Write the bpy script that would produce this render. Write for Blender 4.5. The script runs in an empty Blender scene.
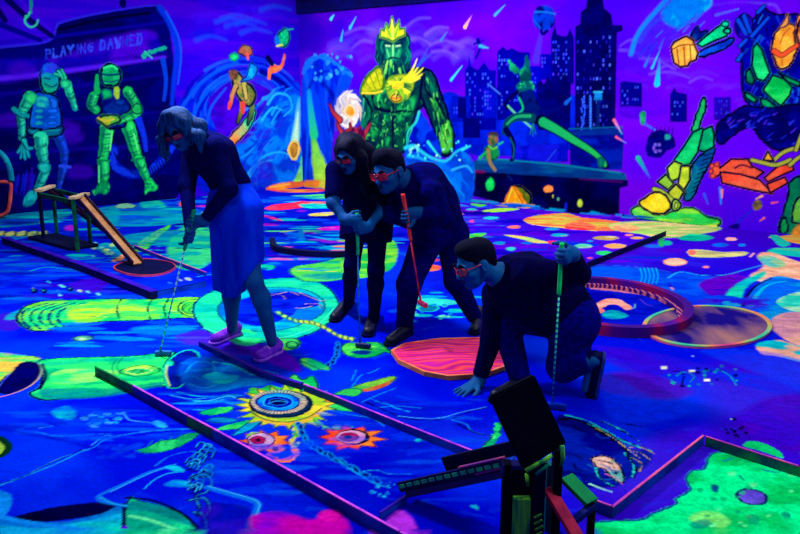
import bpy, bmesh, math, random
import numpy as np
from mathutils import Vector, Matrix

sc = bpy.context.scene
COL = sc.collection
rnd = random.Random(7)
rng = np.random.default_rng(11)

# ------------------------------------------------------------------ camera
FPX = 760.0
HCAM = 1.6
PITCH = math.atan(170.0 / FPX)
cam_d = bpy.data.cameras.new('camera'); cam = bpy.data.objects.new('camera', cam_d); COL.objects.link(cam)
cam_d.sensor_fit = 'HORIZONTAL'; cam_d.sensor_width = 36.0; cam_d.lens = FPX * 36.0 / 800.0
cam_d.clip_start = 0.05; cam_d.clip_end = 100
cam.location = (0, 0, HCAM); cam.rotation_euler = (math.pi / 2 - PITCH, 0, 0)
sc.camera = cam
_F = np.array([0, math.cos(PITCH), -math.sin(PITCH)]); _U = np.array([0, math.sin(PITCH), math.cos(PITCH)]); _R = np.array([1.0, 0, 0])
CAMP = np.array([0, 0, HCAM])

def ray(px, py):
    return _R * ((px - 400.0) / FPX) + _U * ((267.0 - py) / FPX) + _F
def gnd(px, py, z=0.0):            # point of the floor (or of height z) seen at a photo position
    d = ray(px, py); t = (z - HCAM) / d[2]
    return Vector(CAMP + d * t)
def at(px, py, Y):                 # point at world depth Y
    d = ray(px, py); return Vector(CAMP + d * (Y / d[1]))

# ------------------------------------------------------------------ the room's corner and its two painted walls
C0 = gnd(303, 187)
_e = gnd(800, 235)
WR = (_e - C0); WR.z = 0; LENR = WR.length + 1.2; WR.normalize()
WL = gnd(0, 215) - C0; WL.z = 0; LENL = WL.length + 1.6; WL.normalize()
HR = 3.0; HCEIL = 3.62

def wall_uv(px, py, D, N):
    d = ray(px, py); n = np.array(N); t = (np.array(C0) - CAMP) @ n / (d @ n)
    p = CAMP + d * t; q = p - np.array(C0)
    return (q[0] * D.x + q[1] * D.y, p[2])

# ------------------------------------------------------------------ colour helpers: paints are given as they look under the lamps
LIGHT = np.array([0.62, 0.68, 1.0]) * 1.5
def lin(h):
    h = h.lstrip('#'); c = np.array([int(h[i:i + 2], 16) / 255 for i in (0, 2, 4)])
    return np.where(c <= 0.04045, c / 12.92, ((c + 0.055) / 1.055) ** 2.4)
def paint(h):
    if not isinstance(h, str): return np.array(h)
    return np.clip((lin(h) - np.array([.007, .006, 0])) / LIGHT, 0.0, 0.95)

def hash2(ix, iy, s):
    h = (ix.astype(np.int64) * 374761393 + iy.astype(np.int64) * 668265263 + s * 1274126177) & 0x7fffffff
    h = ((h ^ (h >> 13)) * 1103515245) & 0x7fffffff
    h = h ^ (h >> 16)
    return (h & 0xffff) / 65535.0
def vnoise(x, y, s=0):
    ix = np.floor(x); iy = np.floor(y); fx = x - ix; fy = y - iy
    fx = fx * fx * (3 - 2 * fx); fy = fy * fy * (3 - 2 * fy)
    a = hash2(ix, iy, s); b = hash2(ix + 1, iy, s); c = hash2(ix, iy + 1, s); d = hash2(ix + 1, iy + 1, s)
    return (a * (1 - fx) + b * fx) * (1 - fy) + (c * (1 - fx) + d * fx) * fy
def fbm(x, y, s=0, o=4):
    v = 0; a = 0.5; t = 0
    for i in range(o):
        v = v + a * vnoise(x, y, s + i * 17); t += a; a *= 0.5; x = x * 2.03 + 5.1; y = y * 2.03 + 1.7
    return v / t
def sstep(a, b, x):
    t = np.clip((x - a) / (b - a), 0, 1); return t * t * (3 - 2 * t)

def catmull(P, closed, n=5):
    P = np.asarray(P, float); N = len(P); out = []
    if N < 3: return P
    rngi = range(N) if closed else range(N - 1)
    for i in rngi:
        if closed: p0, p1, p2, p3 = P[i - 1], P[i], P[(i + 1) % N], P[(i + 2) % N]
        else: p0, p1, p2, p3 = P[max(i - 1, 0)], P[i], P[i + 1], P[min(i + 2, N - 1)]
        for k in range(n):
            t = k / n
            out.append(0.5 * ((2 * p1) + (-p0 + p2) * t + (2 * p0 - 5 * p1 + 4 * p2 - p3) * t * t + (-p0 + 3 * p1 - 3 * p2 + p3) * t ** 3))
    if not closed: out.append(P[-1])
    return np.array(out)

# ------------------------------------------------------------------ mural painter: shapes and brush strokes laid into a surface's colour attribute
class Canvas:
    def __init__(self, to_uv, patches):
        self.to_uv = to_uv
        self.p = [(np.asarray(u), np.asarray(v), np.zeros((len(v), len(u), 3))) for u, v in patches]
    def scale(self, px, py):
        a = self.to_uv(px, py); b = self.to_uv(px + 1, py)
        return max(1e-4, math.hypot(a[0] - b[0], a[1] - b[1]))
    def _sub(self, P, m):
        lo = P.min(0) - m; hi = P.max(0) + m
        for U, V, A in self.p:
            i0, i1 = np.searchsorted(U, [lo[0], hi[0]]); j0, j1 = np.searchsorted(V, [lo[1], hi[1]])
            if i1 > i0 and j1 > j0:
                X, Y = np.meshgrid(U[i0:i1], V[j0:j1]); yield X, Y, A[j0:j1, i0:i1]
    def bg(self, fn):
        for U, V, A in self.p:
            X, Y = np.meshgrid(U, V); A[...] = fn(X, Y)
    def _pts(self, f):
        return np.array(f, float).reshape(-1, 2)
    def p_(self, flat, c, c2=None, n=None, ol=None, olw=1.2, soft=1.2, a=1.0, smooth=True, rim=None, rimw=3.0, grad=None, seed=None, lo=.38, hi=.62, rough=1.1, tex=.34):
        """filled shape: pixel outline of the photo -> outline on the surface"""
        Q = self._pts(flat); s = self.scale(*Q.mean(0))
        P = np.array([self.to_uv(*q) for q in Q])
        if smooth: P = catmull(P, True, 4 if len(P) > 6 else 6)
        sd_ = rnd.randrange(9999) if seed is None else seed
        c = paint(c); c2_ = None if c2 is None else paint(c2)
        for X, Y, A in self._sub(P, s * (olw + soft) + 0.01):
            d2 = np.full(X.shape, 1e9); ins = np.zeros(X.shape, bool)
            for k in range(len(P)):
                x0, y0 = P[k - 1]; x1, y1 = P[k]
                ex, ey = x1 - x0, y1 - y0; L = ex * ex + ey * ey + 1e-12
                t = np.clip(((X - x0) * ex + (Y - y0) * ey) / L, 0, 1)
                d2 = np.minimum(d2, (X - x0 - t * ex) ** 2 + (Y - y0 - t * ey) ** 2)
                if y0 != y1:
                    ins ^= ((y0 > Y) != (y1 > Y)) & (X < (x1 - x0) * (Y - y0) / (y1 - y0) + x0)
            d = np.sqrt(d2) * np.where(ins, -1, 1) / s
            if smooth and rough: d = d + rough * 2 * (fbm(X / s * .22, Y / s * .22, sd_ + 5, 2) - .5)
            col = np.broadcast_to(c, A.shape)
            if c2_ is not None:
                if grad is not None:
                    g0 = np.array(self.to_uv(grad[0], grad[1])); g1 = np.array(self.to_uv(grad[2], grad[3])); g = g1 - g0
                    t = np.clip(((X - g0[0]) * g[0] + (Y - g0[1]) * g[1]) / (g @ g), 0, 1)
                    t = np.clip(t + 0.5 * (fbm(X * 9, Y * 9, sd_, 3) - .5), 0, 1)
                else:
                    nn = n or (8, 8); t = sstep(lo, hi, fbm(X * nn[0], Y * nn[1], sd_, 3))
                col = c * (1 - t[..., None]) + c2_ * t[..., None]
            if rim is not None:
                t = np.clip(1 + d / rimw, 0, 1)[..., None]; col = col * (1 - t) + paint(rim) * t
            if tex: col = col * (1 + tex * 2 * (fbm(X / s * .12, Y / s * .2, sd_ + 9, 3) - .5) - tex * .35 * np.clip(1 + d / 2.2, 0, 1))[..., None]
            al = np.clip(0.5 - d / soft, 0, 1)[..., None] * a
            if ol is not None:
                t = np.clip(0.5 - (np.abs(d) - olw) / 0.8, 0, 1)[..., None]
                col = col * (1 - t) + paint(ol) * t
                al = np.maximum(al, t * a)
            A[...] = A * (1 - al) + col * al
    def e(self, cx, cy, rx, ry, c, ang=0, **k):
        t = np.linspace(0, 2 * math.pi, 17)[:-1]; ca, sa = math.cos(math.radians(ang)), math.sin(math.radians(ang))
        x = rx * np.cos(t); y = ry * np.sin(t)
        self.p_(np.stack([cx + x * ca - y * sa, cy + x * sa + y * ca], 1).ravel(), c, **k)
    def s(self, flat, c, w, w2=None, a=1.0, c2=None, smooth=True, soft=1.0, rough=0.0):
        """brush stroke, width in photo pixels at its place, tapering from w to w2"""
        Q = self._pts(flat); s = self.scale(*Q.mean(0))
        P = np.array([self.to_uv(*q) for q in Q])
        if smooth and len(P) > 2: P = catmull(P, False, 5)
        w2 = w if w2 is None else w2; c = paint(c); c2 = c if c2 is None else paint(c2)
        acc = np.concatenate([[0], np.cumsum(np.hypot(*(P[1:] - P[:-1]).T))]); acc /= max(acc[-1], 1e-9)
        sd_ = rnd.randrange(9999)
        for X, Y, A in self._sub(P, s * (max(w, w2) + soft) + 0.01):
            best = np.full(X.shape, 1e9); T = np.zeros(X.shape)
            for k in range(1, len(P)):
                x0, y0 = P[k - 1]; x1, y1 = P[k]; ex, ey = x1 - x0, y1 - y0; L = ex * ex + ey * ey + 1e-12
                t = np.clip(((X - x0) * ex + (Y - y0) * ey) / L, 0, 1)
                tt = acc[k - 1] + t * (acc[k] - acc[k - 1])
                d = np.sqrt((X - x0 - t * ex) ** 2 + (Y - y0 - t * ey) ** 2) / s - 0.5 * (w + (w2 - w) * tt)
                m = d < best; best = np.where(m, d, best); T = np.where(m, tt, T)
            if rough: best = best + rough * (fbm(X / s * .25, Y / s * .25, sd_, 2) - .5) * 2
            al = np.clip(0.5 - best / soft, 0, 1)[..., None] * a
            col = c * (1 - T[..., None]) + c2 * T[..., None]
            A[...] = A * (1 - al) + col * al
    def dots(self, n, box, cols, r, a=1.0, asp=1.0):
        for _ in range(n):
            x = rnd.uniform(box[0], box[2]); y = rnd.uniform(box[1], box[3]); q = rnd.uniform(*r)
            self.e(x, y, q * asp, q, rnd.choice(cols), a=a)

# ------------------------------------------------------------------ materials
def nmat(name, rough=0.6, spec=0.25):
    m = bpy.data.materials.new(name); m.use_nodes = True
    b = m.node_tree.nodes['Principled BSDF']; b.inputs['Roughness'].default_value = rough
    b.inputs['Specular IOR Level'].default_value = spec
    return m, m.node_tree, b
_mc = {}
def mat(name, c, c2=None, scale=14, rough=0.6, spec=0.06, stretch=None, bump=0.0, metal=0.0, lo=.4, hi=.6):
    """plain procedural paint / cloth: noise blend of two colours with an optional fine bump"""
    if name in _mc: return _mc[name]
    m, nt, b = nmat(name, rough, spec); N = nt.nodes; L = nt.links
    b.inputs['Metallic'].default_value = metal
    tc = N.new('ShaderNodeTexCoord'); mp = N.new('ShaderNodeMapping'); L.new(tc.outputs['Object'], mp.inputs[0])
    if stretch: mp.inputs['Scale'].default_value = stretch
    nz = N.new('ShaderNodeTexNoise'); nz.inputs['Scale'].default_value = scale; nz.inputs['Detail'].default_value = 4; L.new(mp.outputs[0], nz.inputs['Vector'])
    r = N.new('ShaderNodeValToRGB'); L.new(nz.outputs['Fac'], r.inputs[0])
    ca = paint(c); cb = paint(c2) if c2 is not None else ca * 0.8
    r.color_ramp.elements[0].position = lo; r.color_ramp.elements[1].position = hi
    r.color_ramp.elements[0].color = (*ca, 1); r.color_ramp.elements[1].color = (*cb, 1)
    L.new(r.outputs[0], b.inputs['Base Color'])
    if bump:
        bp = N.new('ShaderNodeBump'); bp.inputs['Strength'].default_value = bump; bp.inputs['Distance'].default_value = 0.004
        n2 = N.new('ShaderNodeTexNoise'); n2.inputs['Scale'].default_value = scale * 6; L.new(mp.outputs[0], n2.inputs['Vector'])
        L.new(n2.outputs['Fac'], bp.inputs['Height']); L.new(bp.outputs[0], b.inputs['Normal'])
    _mc[name] = m; return m

# ------------------------------------------------------------------ object helpers
def link(name, me, parent=None, m=None, label=None, cat=None, group=None, kind=None):
    o = bpy.data.objects.new(name, me); COL.objects.link(o)
    if m is not None and me is not None: me.materials.append(m)
    if parent is not None: o.parent = parent
    tag(o, label, cat, group, kind); return o
def tag(o, label=None, cat=None, group=None, kind=None):
    if label: o['label'] = label
    if cat: o['category'] = cat
    if group: o['group'] = group
    if kind: o['kind'] = kind
def empty(name, loc, label, cat, group=None, rz=0):
    o = bpy.data.objects.new(name, None); COL.objects.link(o); o.location = loc; o.rotation_euler = (0, 0, rz); o.empty_display_size = .1
    tag(o, label, cat, group, 'thing' if cat == 'rail' else None); return o
def mesh_np(name, V, Fq, smooth=False):
    me = bpy.data.meshes.new(name); V = np.asarray(V, np.float32); Fq = np.asarray(Fq, np.int32); k = Fq.shape[1]
    me.vertices.add(len(V)); me.vertices.foreach_set('co', V.ravel())
    me.loops.add(Fq.size); me.loops.foreach_set('vertex_index', Fq.ravel())
    me.polygons.add(len(Fq)); me.polygons.foreach_set('loop_start', np.arange(0, Fq.size, k, dtype=np.int32))
    if smooth: me.polygons.foreach_set('use_smooth', np.ones(len(Fq), bool))
    me.update(calc_edges=True); me.validate(); return me
def bm_mesh(name, bm, smooth=False):
    bmesh.ops.recalc_face_normals(bm, faces=bm.faces[:])
    me = bpy.data.meshes.new(name); bm.to_mesh(me); bm.free()
    if smooth:
        for p in me.polygons: p.use_smooth = True
    return me
def world_to(o, me):   # mesh built in world space -> into the parent's space (parent is an unrotated Empty)
    me.transform(Matrix.Translation(-Vector(o.location))); return me
def add_beam(bm, a, b, w, h, up=(0, 0, 1), bevel=0.003):
    """box beam from a to b (centre line), width w across, height h along up"""
    a = Vector(a); b = Vector(b); d = (b - a); L = d.length; d.normalize(); up = Vector(up)
    s = d.cross(up).normalized(); u = s.cross(d).normalized()
    r = bmesh.ops.create_cube(bm, size=1.0); vs = r['verts']
    M = Matrix((( d.x * L, s.x * w, u.x * h, (a.x + b.x) / 2), (d.y * L, s.y * w, u.y * h, (a.y + b.y) / 2), (d.z * L, s.z * w, u.z * h, (a.z + b.z) / 2), (0, 0, 0, 1)))
    bmesh.ops.transform(bm, matrix=M, verts=vs)
    if bevel:
        es = list({e for v in vs for e in v.link_edges}); bmesh.ops.bevel(bm, geom=es, offset=bevel, segments=2, affect='EDGES', profile=.5)
def add_tube(bm, pts, r, seg=10, r2=None, caps=True):
    pts = [Vector(p) for p in pts]; rings = []; n = len(pts)
    ref = Vector((0, 0, 1))
    for i, p in enumerate(pts):
        d = (pts[min(i + 1, n - 1)] - pts[max(i - 1, 0)]).normalized()
        if abs(d.dot(ref)) > .95: ref = Vector((0, 1, 0)) if abs(d.y) < .9 else Vector((1, 0, 0))
        x = d.cross(ref).normalized(); y = x.cross(d).normalized()
        rr = r if r2 is None else r + (r2 - r) * i / (n - 1)
        rings.append([bm.verts.new(p + (x * math.cos(2 * math.pi * k / seg) + y * math.sin(2 * math.pi * k / seg)) * rr) for k in range(seg)])
    for i in range(n - 1):
        for k in range(seg):
            bm.faces.new((rings[i][k], rings[i][(k + 1) % seg], rings[i + 1][(k + 1) % seg], rings[i + 1][k]))
    if caps:
        bm.faces.new(rings[0][::-1]); bm.faces.new(rings[-1])
# ================================================================== painted walls
NRM_R = Vector((-WR.y, WR.x, 0)); NRM_L = Vector((-WL.y, WL.x, 0))
def rng_(a, b, d): return np.linspace(a, b, int((b - a) / d) + 2)
R = Canvas(lambda x, y: wall_uv(x, y, WR, NRM_R), [(rng_(0, LENR, .0112), rng_(0, HR, .0112))])
L = Canvas(lambda x, y: wall_uv(x, y, WL, NRM_L), [(rng_(0, LENL, .0118), rng_(0, HCEIL, .0118))])
P, E, S = R.p_, R.e, R.s
def flatf(*a): return list(a)

# ---- right wall: violet night sky
def bgR(X, Y):
    t = np.clip(X / 8.0, 0, 1)[..., None]
    c = paint('#2a0cb4') * (1 - t) + paint('#5a06f0') * t
    n = sstep(.35, .7, fbm(X * .9, Y * 1.4, 3, 4))[..., None]
    c = c * (1 - .75 * n) + paint('#6c04d6') * .75 * n
    n2 = sstep(.45, .75, fbm(X * .8 + 9, Y * 1.2, 21, 4))[..., None]
    c = c * (1 - .6 * n2) + paint('#3a12d8') * .6 * n2
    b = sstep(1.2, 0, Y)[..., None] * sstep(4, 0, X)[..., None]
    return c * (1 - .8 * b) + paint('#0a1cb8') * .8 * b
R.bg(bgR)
# clouds
for k in range(46):
    x = rnd.uniform(330, 470); y = 62 - 24 * math.sin((x - 330) / 140 * 3) + rnd.uniform(-16, 16)
    S([x - 9, y + 2, x, y - 3, x + 9, y + 1], rnd.choice(['#4a3ae8', '#6a4af0', '#5a2af0', '#7a50e8']), rnd.uniform(3, 7), 1.5, a=.28, soft=4)
for x0, y0, x1, y1 in [(345, 34, 375, 30), (405, 28, 430, 18), (425, 35, 448, 28), (430, 45, 456, 44), (432, 52, 458, 58), (372, 42, 352, 48), (410, 40, 430, 44), (620, 50, 650, 62), (640, 58, 675, 70), (650, 74, 690, 78), (690, 82, 712, 80), (655, 72, 676, 68), (640, 42, 620, 46), (700, 8, 770, 4), (770, 4, 782, 16)]:
    S([x0, y0, (x0 + x1) / 2, (y0 + y1) / 2 - 4, x1, y1], '#7a58f0', 2.4, 1, a=.45, soft=2.5)
for k in range(40):
    x = rnd.uniform(622, 760); y = rnd.uniform(60, 130)
    S([x - 12, y, x, y - 2, x + 12, y + 1], rnd.choice(['#5a1cf4', '#7a12e4', '#6430f0', '#4a10d8']), rnd.uniform(3, 8), 2, a=.25, soft=4)
# big wave of the corner
P([303, 70, 318, 58, 335, 60, 352, 74, 346, 92, 338, 105, 332, 150, 330, 184, 303, 187], '#0c22c4', '#1440e4', n=(6, 1.5))
for x0, y0, x1, y1, x2, y2, c, w in [(306, 76, 309, 110, 305, 185, '#1a5cf4', 4), (312, 66, 312, 110, 318, 160, '#1040e8', 4), (318, 74, 322, 110, 330, 180, '#0a30d0', 3), (330, 76, 326, 100, 332, 140, '#1a50f0', 3), (308, 90, 318, 74, 340, 70, '#0a18a0', 3), (324, 84, 334, 100, 330, 130, '#0a1490', 4), (340, 80, 336, 100, 336, 130, '#1a48e8', 3)]:
    S([x0, y0, x1, y1, x2, y2], c, w, 1.5, a=.8, soft=2)
S([304, 72, 312, 60, 322, 57, 334, 62, 344, 70, 352, 76], '#1e6af4', 5, 2, rough=2)
R.dots(26, (312, 54, 352, 80), ['#2a8cf8', '#3aa6ff', '#1a60f0'], (.8, 2))
# comet streaks of the sky
for x0, y0, x1, y1, c in [(331, 19, 334, 15, '#40e0e8'), (350, 28, 356, 17, '#30b0ff'), (341, 40, 343, 30, '#28a0ff'), (495, 15, 505, 5, '#3090ff'), (451, 80, 462, 66, '#30b8ff'), (441, 40, 447, 32, '#3a60f0'), (652, 68, 660, 50, '#20b0ff'), (645, 66, 650, 54, '#2070ff'), (660, 48, 664, 38, '#2090ff')]:
    S([x0, y0, x1, y1], c, 2.6, .6)
S([465, 27, 472, 15], '#ff9a60', 3.4, .8, c2='#8020e0')
S([716, 15, 738, 9], '#18a8e8', 3.2, 1.5); S([657, 84, 658, 74, 660, 58], '#18c0f0', 6, .6, c2='#3060f0')
# floating island figure
S([478, 40, 480, 48, 476, 58], '#14146a', 4, 2); S([480, 46, 488, 48], '#2a90e0', 3, 1); S([474, 44, 484, 40], '#14146a', 2, 1)

# ---- city of the night sky
def city(x0, y0, x1, y1, c, win=None, n=0, top=None):
    pts = [x0, y1, x0, y0] + (top or []) + [x1, y0, x1, y1]
    P(pts, c, smooth=False, soft=1.2)
    if win:
        for _ in range(n):
            x = x0 + 1.5 + 2.6 * rnd.randrange(max(1, int((x1 - x0 - 3) / 2.6))); y = y0 + 3 + 4 * rnd.randrange(max(1, int((y1 - y0 - 4) / 4)))
            P([x, y, x + 1.5, y, x + 1.5, y + 2.4, x, y + 2.4], win if isinstance(win, str) else rnd.choice(win), smooth=False, soft=.7, a=rnd.uniform(.5, 1))
WB = ['#2a3af0', '#3a5cff', '#4a30f0', '#3048e0']
P([440, 150, 440, 100, 452, 92, 466, 98, 470, 84, 500, 88, 540, 100, 575, 96, 575, 150], '#0c1cae', '#1424c8', n=(5, 2))
city(465, 70, 496, 130, '#0c0c86', WB, 40, [468, 66, 469, 54, 471, 66, 478, 70, 484, 62, 490, 70])
city(452, 96, 470, 122, '#0e18a0', WB, 14); city(458, 98, 466, 118, '#080a60'); city(463, 118, 480, 138, '#080a60')
city(483, 88, 496, 118, '#0c16a4', WB, 16)
city(497, 52, 530, 120, '#0b0a80', WB, 34, [499, 50, 503, 46, 507, 50, 512, 48, 520, 52])
city(520, 66, 541, 104, '#1012a0', WB, 10)
city(551, 38, 574, 84, '#0a0668', WB, 34, [553, 30, 555, 25, 557, 34, 562, 36, 567, 36, 570, 28, 573, 36])
city(540, 54, 552, 80, '#140a90', WB, 6)
P([538, 130, 537, 84, 541, 80, 544, 84, 548, 76, 550, 80, 555, 76, 561, 80, 565, 72, 568, 82, 571, 84, 570, 130], '#07044c', '#0a0660', smooth=False)
P([575, 135, 575, 27, 580, 24, 581, 12, 586, 8, 587, 0, 589, -6, 600, -6, 603, 0, 604, 8, 611, 14, 613, 25, 622, 25, 623, 30, 617, 33, 615, 135], '#080346', '#0c0658', smooth=False)
for _ in range(110):
    x = 577 + 3.2 * rnd.randrange(11); y = 36 + 4.6 * rnd.randrange(21)
    if rnd.random() < .8: P([x, y, x + 1.6, y, x + 1.6, y + 2.8, x, y + 2.8], rnd.choice(['#2a2ad8', '#4a6af8', '#3a3ae8', '#1a1ab0']), smooth=False, soft=.7, a=rnd.uniform(.5, 1))
for y in range(96, 128, 3): S([583 + rnd.uniform(-2, 2), y, 583 + rnd.uniform(-2, 2), y + 4], '#2850f0', 1.3); S([590, y, 591, y + 3], '#3070ff', 1.3)
S([598, 130, 598, 100], '#0a2060', 3); P([594, 100, 595, 92, 602, 92, 602, 100], '#1a70b8', smooth=False); S([594, 92, 602, 92], '#30a0d0', 1.6)
city(620, 83, 642, 107, '#15087c', WB, 14, [623, 81]); city(670, 94, 687, 122, '#15087a', WB, 8, [672, 92, 674, 87, 677, 92])
city(714, 97, 731, 120, '#2408a4', ['#3a30f0'], 10)
P([620, 107, 642, 107, 640, 118, 622, 116], '#3a0cc0', a=.6)
# balloon with its search light
S([536, 60, 541, 34], '#3a30f8', 7, 3, a=.6, soft=3)
E(544, 18, 11, 13.5, '#0a0a60', c2='#1430b0', n=(12, 9)); S([535, 12, 545, 12, 555, 14], '#1c60c0', 1.5); S([541, 31, 543, 34, 547, 31], '#0a0a60', 3); S([534, 20, 540, 28], '#1848c0', 1.6)

# ---- stone ledge with steps
P([570, 134, 620, 130, 624, 136, 622, 170, 570, 168], '#0a1478', '#10209a', n=(3, 6), smooth=False)
P([568, 131, 622, 128, 624, 134, 570, 136], '#0c2a80', smooth=False); S([569, 129, 622, 127], '#0a5080', 1.4)
P([514, 146, 568, 143, 568, 162, 512, 162], '#1416a8', '#1a1ac0', smooth=False)
P([463, 169, 476, 160, 500, 159, 560, 163, 625, 173, 627, 180, 560, 178, 466, 173], '#083074', '#0a4a80', n=(2, 12), smooth=False)
S([478, 160, 505, 160, 560, 165, 620, 173], '#0c7090', 1.6); S([546, 162, 556, 150], '#2040c0', 1.2)
P([464, 171, 560, 177, 628, 180, 628, 186, 620, 188, 619, 215, 560, 214, 500, 203, 470, 195, 468, 180], '#04022e', '#06044a', n=(3, 3), smooth=False)
S([466, 171, 484, 172], '#6a1050', 3, 2); S([580, 179, 622, 182], '#401060', 1.5); S([508, 176, 512, 180], '#0a2060', 2)
S([566, 204, 565, 214], '#1a20c0', 3)
for x, y, rx, ry, c in [(490, 184, 4.4, 7, '#1ed85a'), (548.5, 189, 4.4, 3.4, '#ff8a3a'), (553, 196, .9, 1.6, '#c0c060'), (558, 199, .8, 1.2, '#60c090'), (580, 203, 2.2, 3.6, '#b8d840')]: E(x, y, rx, ry, c, rim='#0a8040' if c == '#1ed85a' else None, rimw=1.5)
# orange half fruit on the ledge
P([514, 187, 523, 188, 530, 194, 531, 203, 524, 204], '#7a7a10', '#3a5a18', ol='#06042a')
P([505, 203, 508, 191, 513, 186.5, 519, 191, 526, 203, 518, 206], '#ff8c10', '#ffb020', rim='#f06a10', rimw=2)
S([512, 188, 507, 202], '#ffd040', 1.2); S([514, 188, 523, 203], '#c84010', 1.2)
P([496, 206, 506, 203, 520, 204, 534, 205, 530, 208, 515, 211, 500, 210], '#ff9a20', '#e8b030', n=(6, 12))

# ---- lunging dancer in a pointed headdress, painted in greens
P([519, 76, 522, 68, 529, 69, 531, 77, 527, 83, 521, 83], '#0a3a40', '#1a7a50')
P([508, 60, 515, 65, 520, 72, 515, 74, 510, 68], '#20a85a', '#0a5a50', grad=(508, 60, 520, 74)); P([526, 55, 529, 60, 529, 70, 524, 68], '#1a8a58', '#0a4a50')
P([516, 86, 521, 82, 529, 80, 534, 85, 533, 92, 528, 92, 524, 100, 519, 96], '#1ea860', '#0a4a50', n=(18, 18))
P([518, 96, 526, 90, 533, 90, 538, 104, 545, 116, 536, 124, 528, 122, 522, 112], '#040a34', '#0a1a5a', n=(9, 9))
S([517, 92, 509, 99, 505, 104, 507, 109], '#041044', 4, 3); S([519, 98, 523, 108, 518, 114], '#18a060', 1.8); S([488, 84, 500, 94], '#3a60c0', 1.2); S([508, 106, 518, 116, 532, 128], '#58b070', 1.8)
S([532, 118, 518, 117, 508, 122, 505, 132], '#0c3a48', 8, 7); S([530, 116, 516, 117, 507, 124], '#209058', 3, 2)
S([506, 130, 513, 142, 513, 158, 511, 160], '#04083c', 6, 3); S([510, 138, 514, 148, 513, 158], '#0a5a60', 1.3)
S([541, 121, 556, 129, 572, 139, 590, 150, 602, 160, 606, 166], '#040a2e', 12, 6); S([543, 122, 556, 129, 572, 139, 590, 150, 602, 160, 605, 165], '#1c9a56', 9, 3.5, c2='#26b050')
S([540, 112, 552, 111, 562, 106, 569, 99], '#0a1460', 5, 2.5); S([566, 103, 571, 98], '#1a50b8', 4, 2)
for dx in (0, 3, 6): S([533, 124, 530 + dx, 136 - abs(dx - 3) * .6], '#1a6a60', 1.3, .8)
# crouching green imp
E(491, 153, 8, 8, '#1a7a3a', c2='#0a4030', n=(14, 14)); E(493, 140, 5, 6, '#8a5a38', c2='#2a5a30', n=(20, 20)); P([487, 136, 489, 132, 496, 132, 499, 137, 493, 135], '#3a2a20'); S([488, 150, 490, 162, 495, 170], '#8a7040', 3.6, 3); S([489, 146, 493, 149, 497, 147], '#50b040', 2)
S([480, 158, 486, 152], '#1aa050', 3, 2); S([499, 144, 503, 142], '#20a080', 2.5, 1.5)

# ---- the sea king
P([379, 33, 376, 50, 379, 67, 388, 78, 400, 80, 410, 72, 411, 52, 407, 32, 393, 26], '#04283c', '#0a4a48', n=(14, 9))
P([361, 94, 366, 78, 376, 70, 390, 74, 404, 72, 424, 68, 434, 76, 440, 96, 430, 100, 420, 108, 413, 124, 411, 150, 368, 150, 366, 124, 361, 110], '#052a36', '#0a4a38', n=(9, 7), ol='#041a38')
# torso relief in green
for a in [(388, 84, 384, 100, 390, 108, 374, 108, 372, 96, 378, 88), (404, 100, 416, 96, 414, 112, 402, 118, 396, 108), (384, 112, 392, 112, 391, 122, 383, 121), (396, 112, 405, 118, 402, 124, 396, 122), (382, 125, 390, 125, 390, 134, 382, 133), (394, 126, 402, 127, 400, 136, 394, 135), (372, 112, 379, 112, 378, 124, 372, 120), (370, 126, 378, 128, 377, 140, 371, 138), (384, 137, 391, 137, 390, 148, 384, 146)]:
    P(a, '#1f9a48', '#0e5a3c', n=(10, 10), rim='#0a3a38', rimw=3)
for k in range(34):
    x, y = rnd.uniform(366, 412), rnd.uniform(112, 150); S([x, y, x + rnd.uniform(-3, 3), y + rnd.uniform(2, 5)], rnd.choice(['#2ab050', '#50c858', '#08302e', '#06283a']), 1.6, .7)
S([386, 86, 378, 98, 380, 112], '#48c850', 2.5, 1); S([413, 128, 409, 140, 412, 150], '#38d090', 2, 1.4)
# right arm
P([424, 70, 434, 75, 440, 92, 447, 112, 453, 132, 453, 150, 447, 156, 440, 152, 437, 138, 430, 118, 424, 104, 420, 92], '#062a34', '#0a3c3c', ol='#041230')
P([425, 76, 433, 80, 437, 94, 434, 98, 428, 90], '#147a50', '#0e5a48', rim='#0a3a3c'); P([430, 96, 437, 99, 446, 119, 441, 119, 433, 110], '#2f9c34', '#1a7038', rim='#0a4030'); P([441, 124, 449, 120, 453, 136, 452, 148, 446, 153, 441, 150, 440, 138], '#3cae34', '#52c23a', rim='#0f5a34', rimw=2.5); S([447, 124, 444, 140], '#86e04a', 1.4)
# left upper arm in shade-coloured green
P([361, 94, 371, 94, 372, 112, 366, 128, 360, 122, 359, 106], '#08403a', '#12704a', n=(12, 6)); S([364, 98, 362, 116], '#30b058', 1.8, 1)
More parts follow.
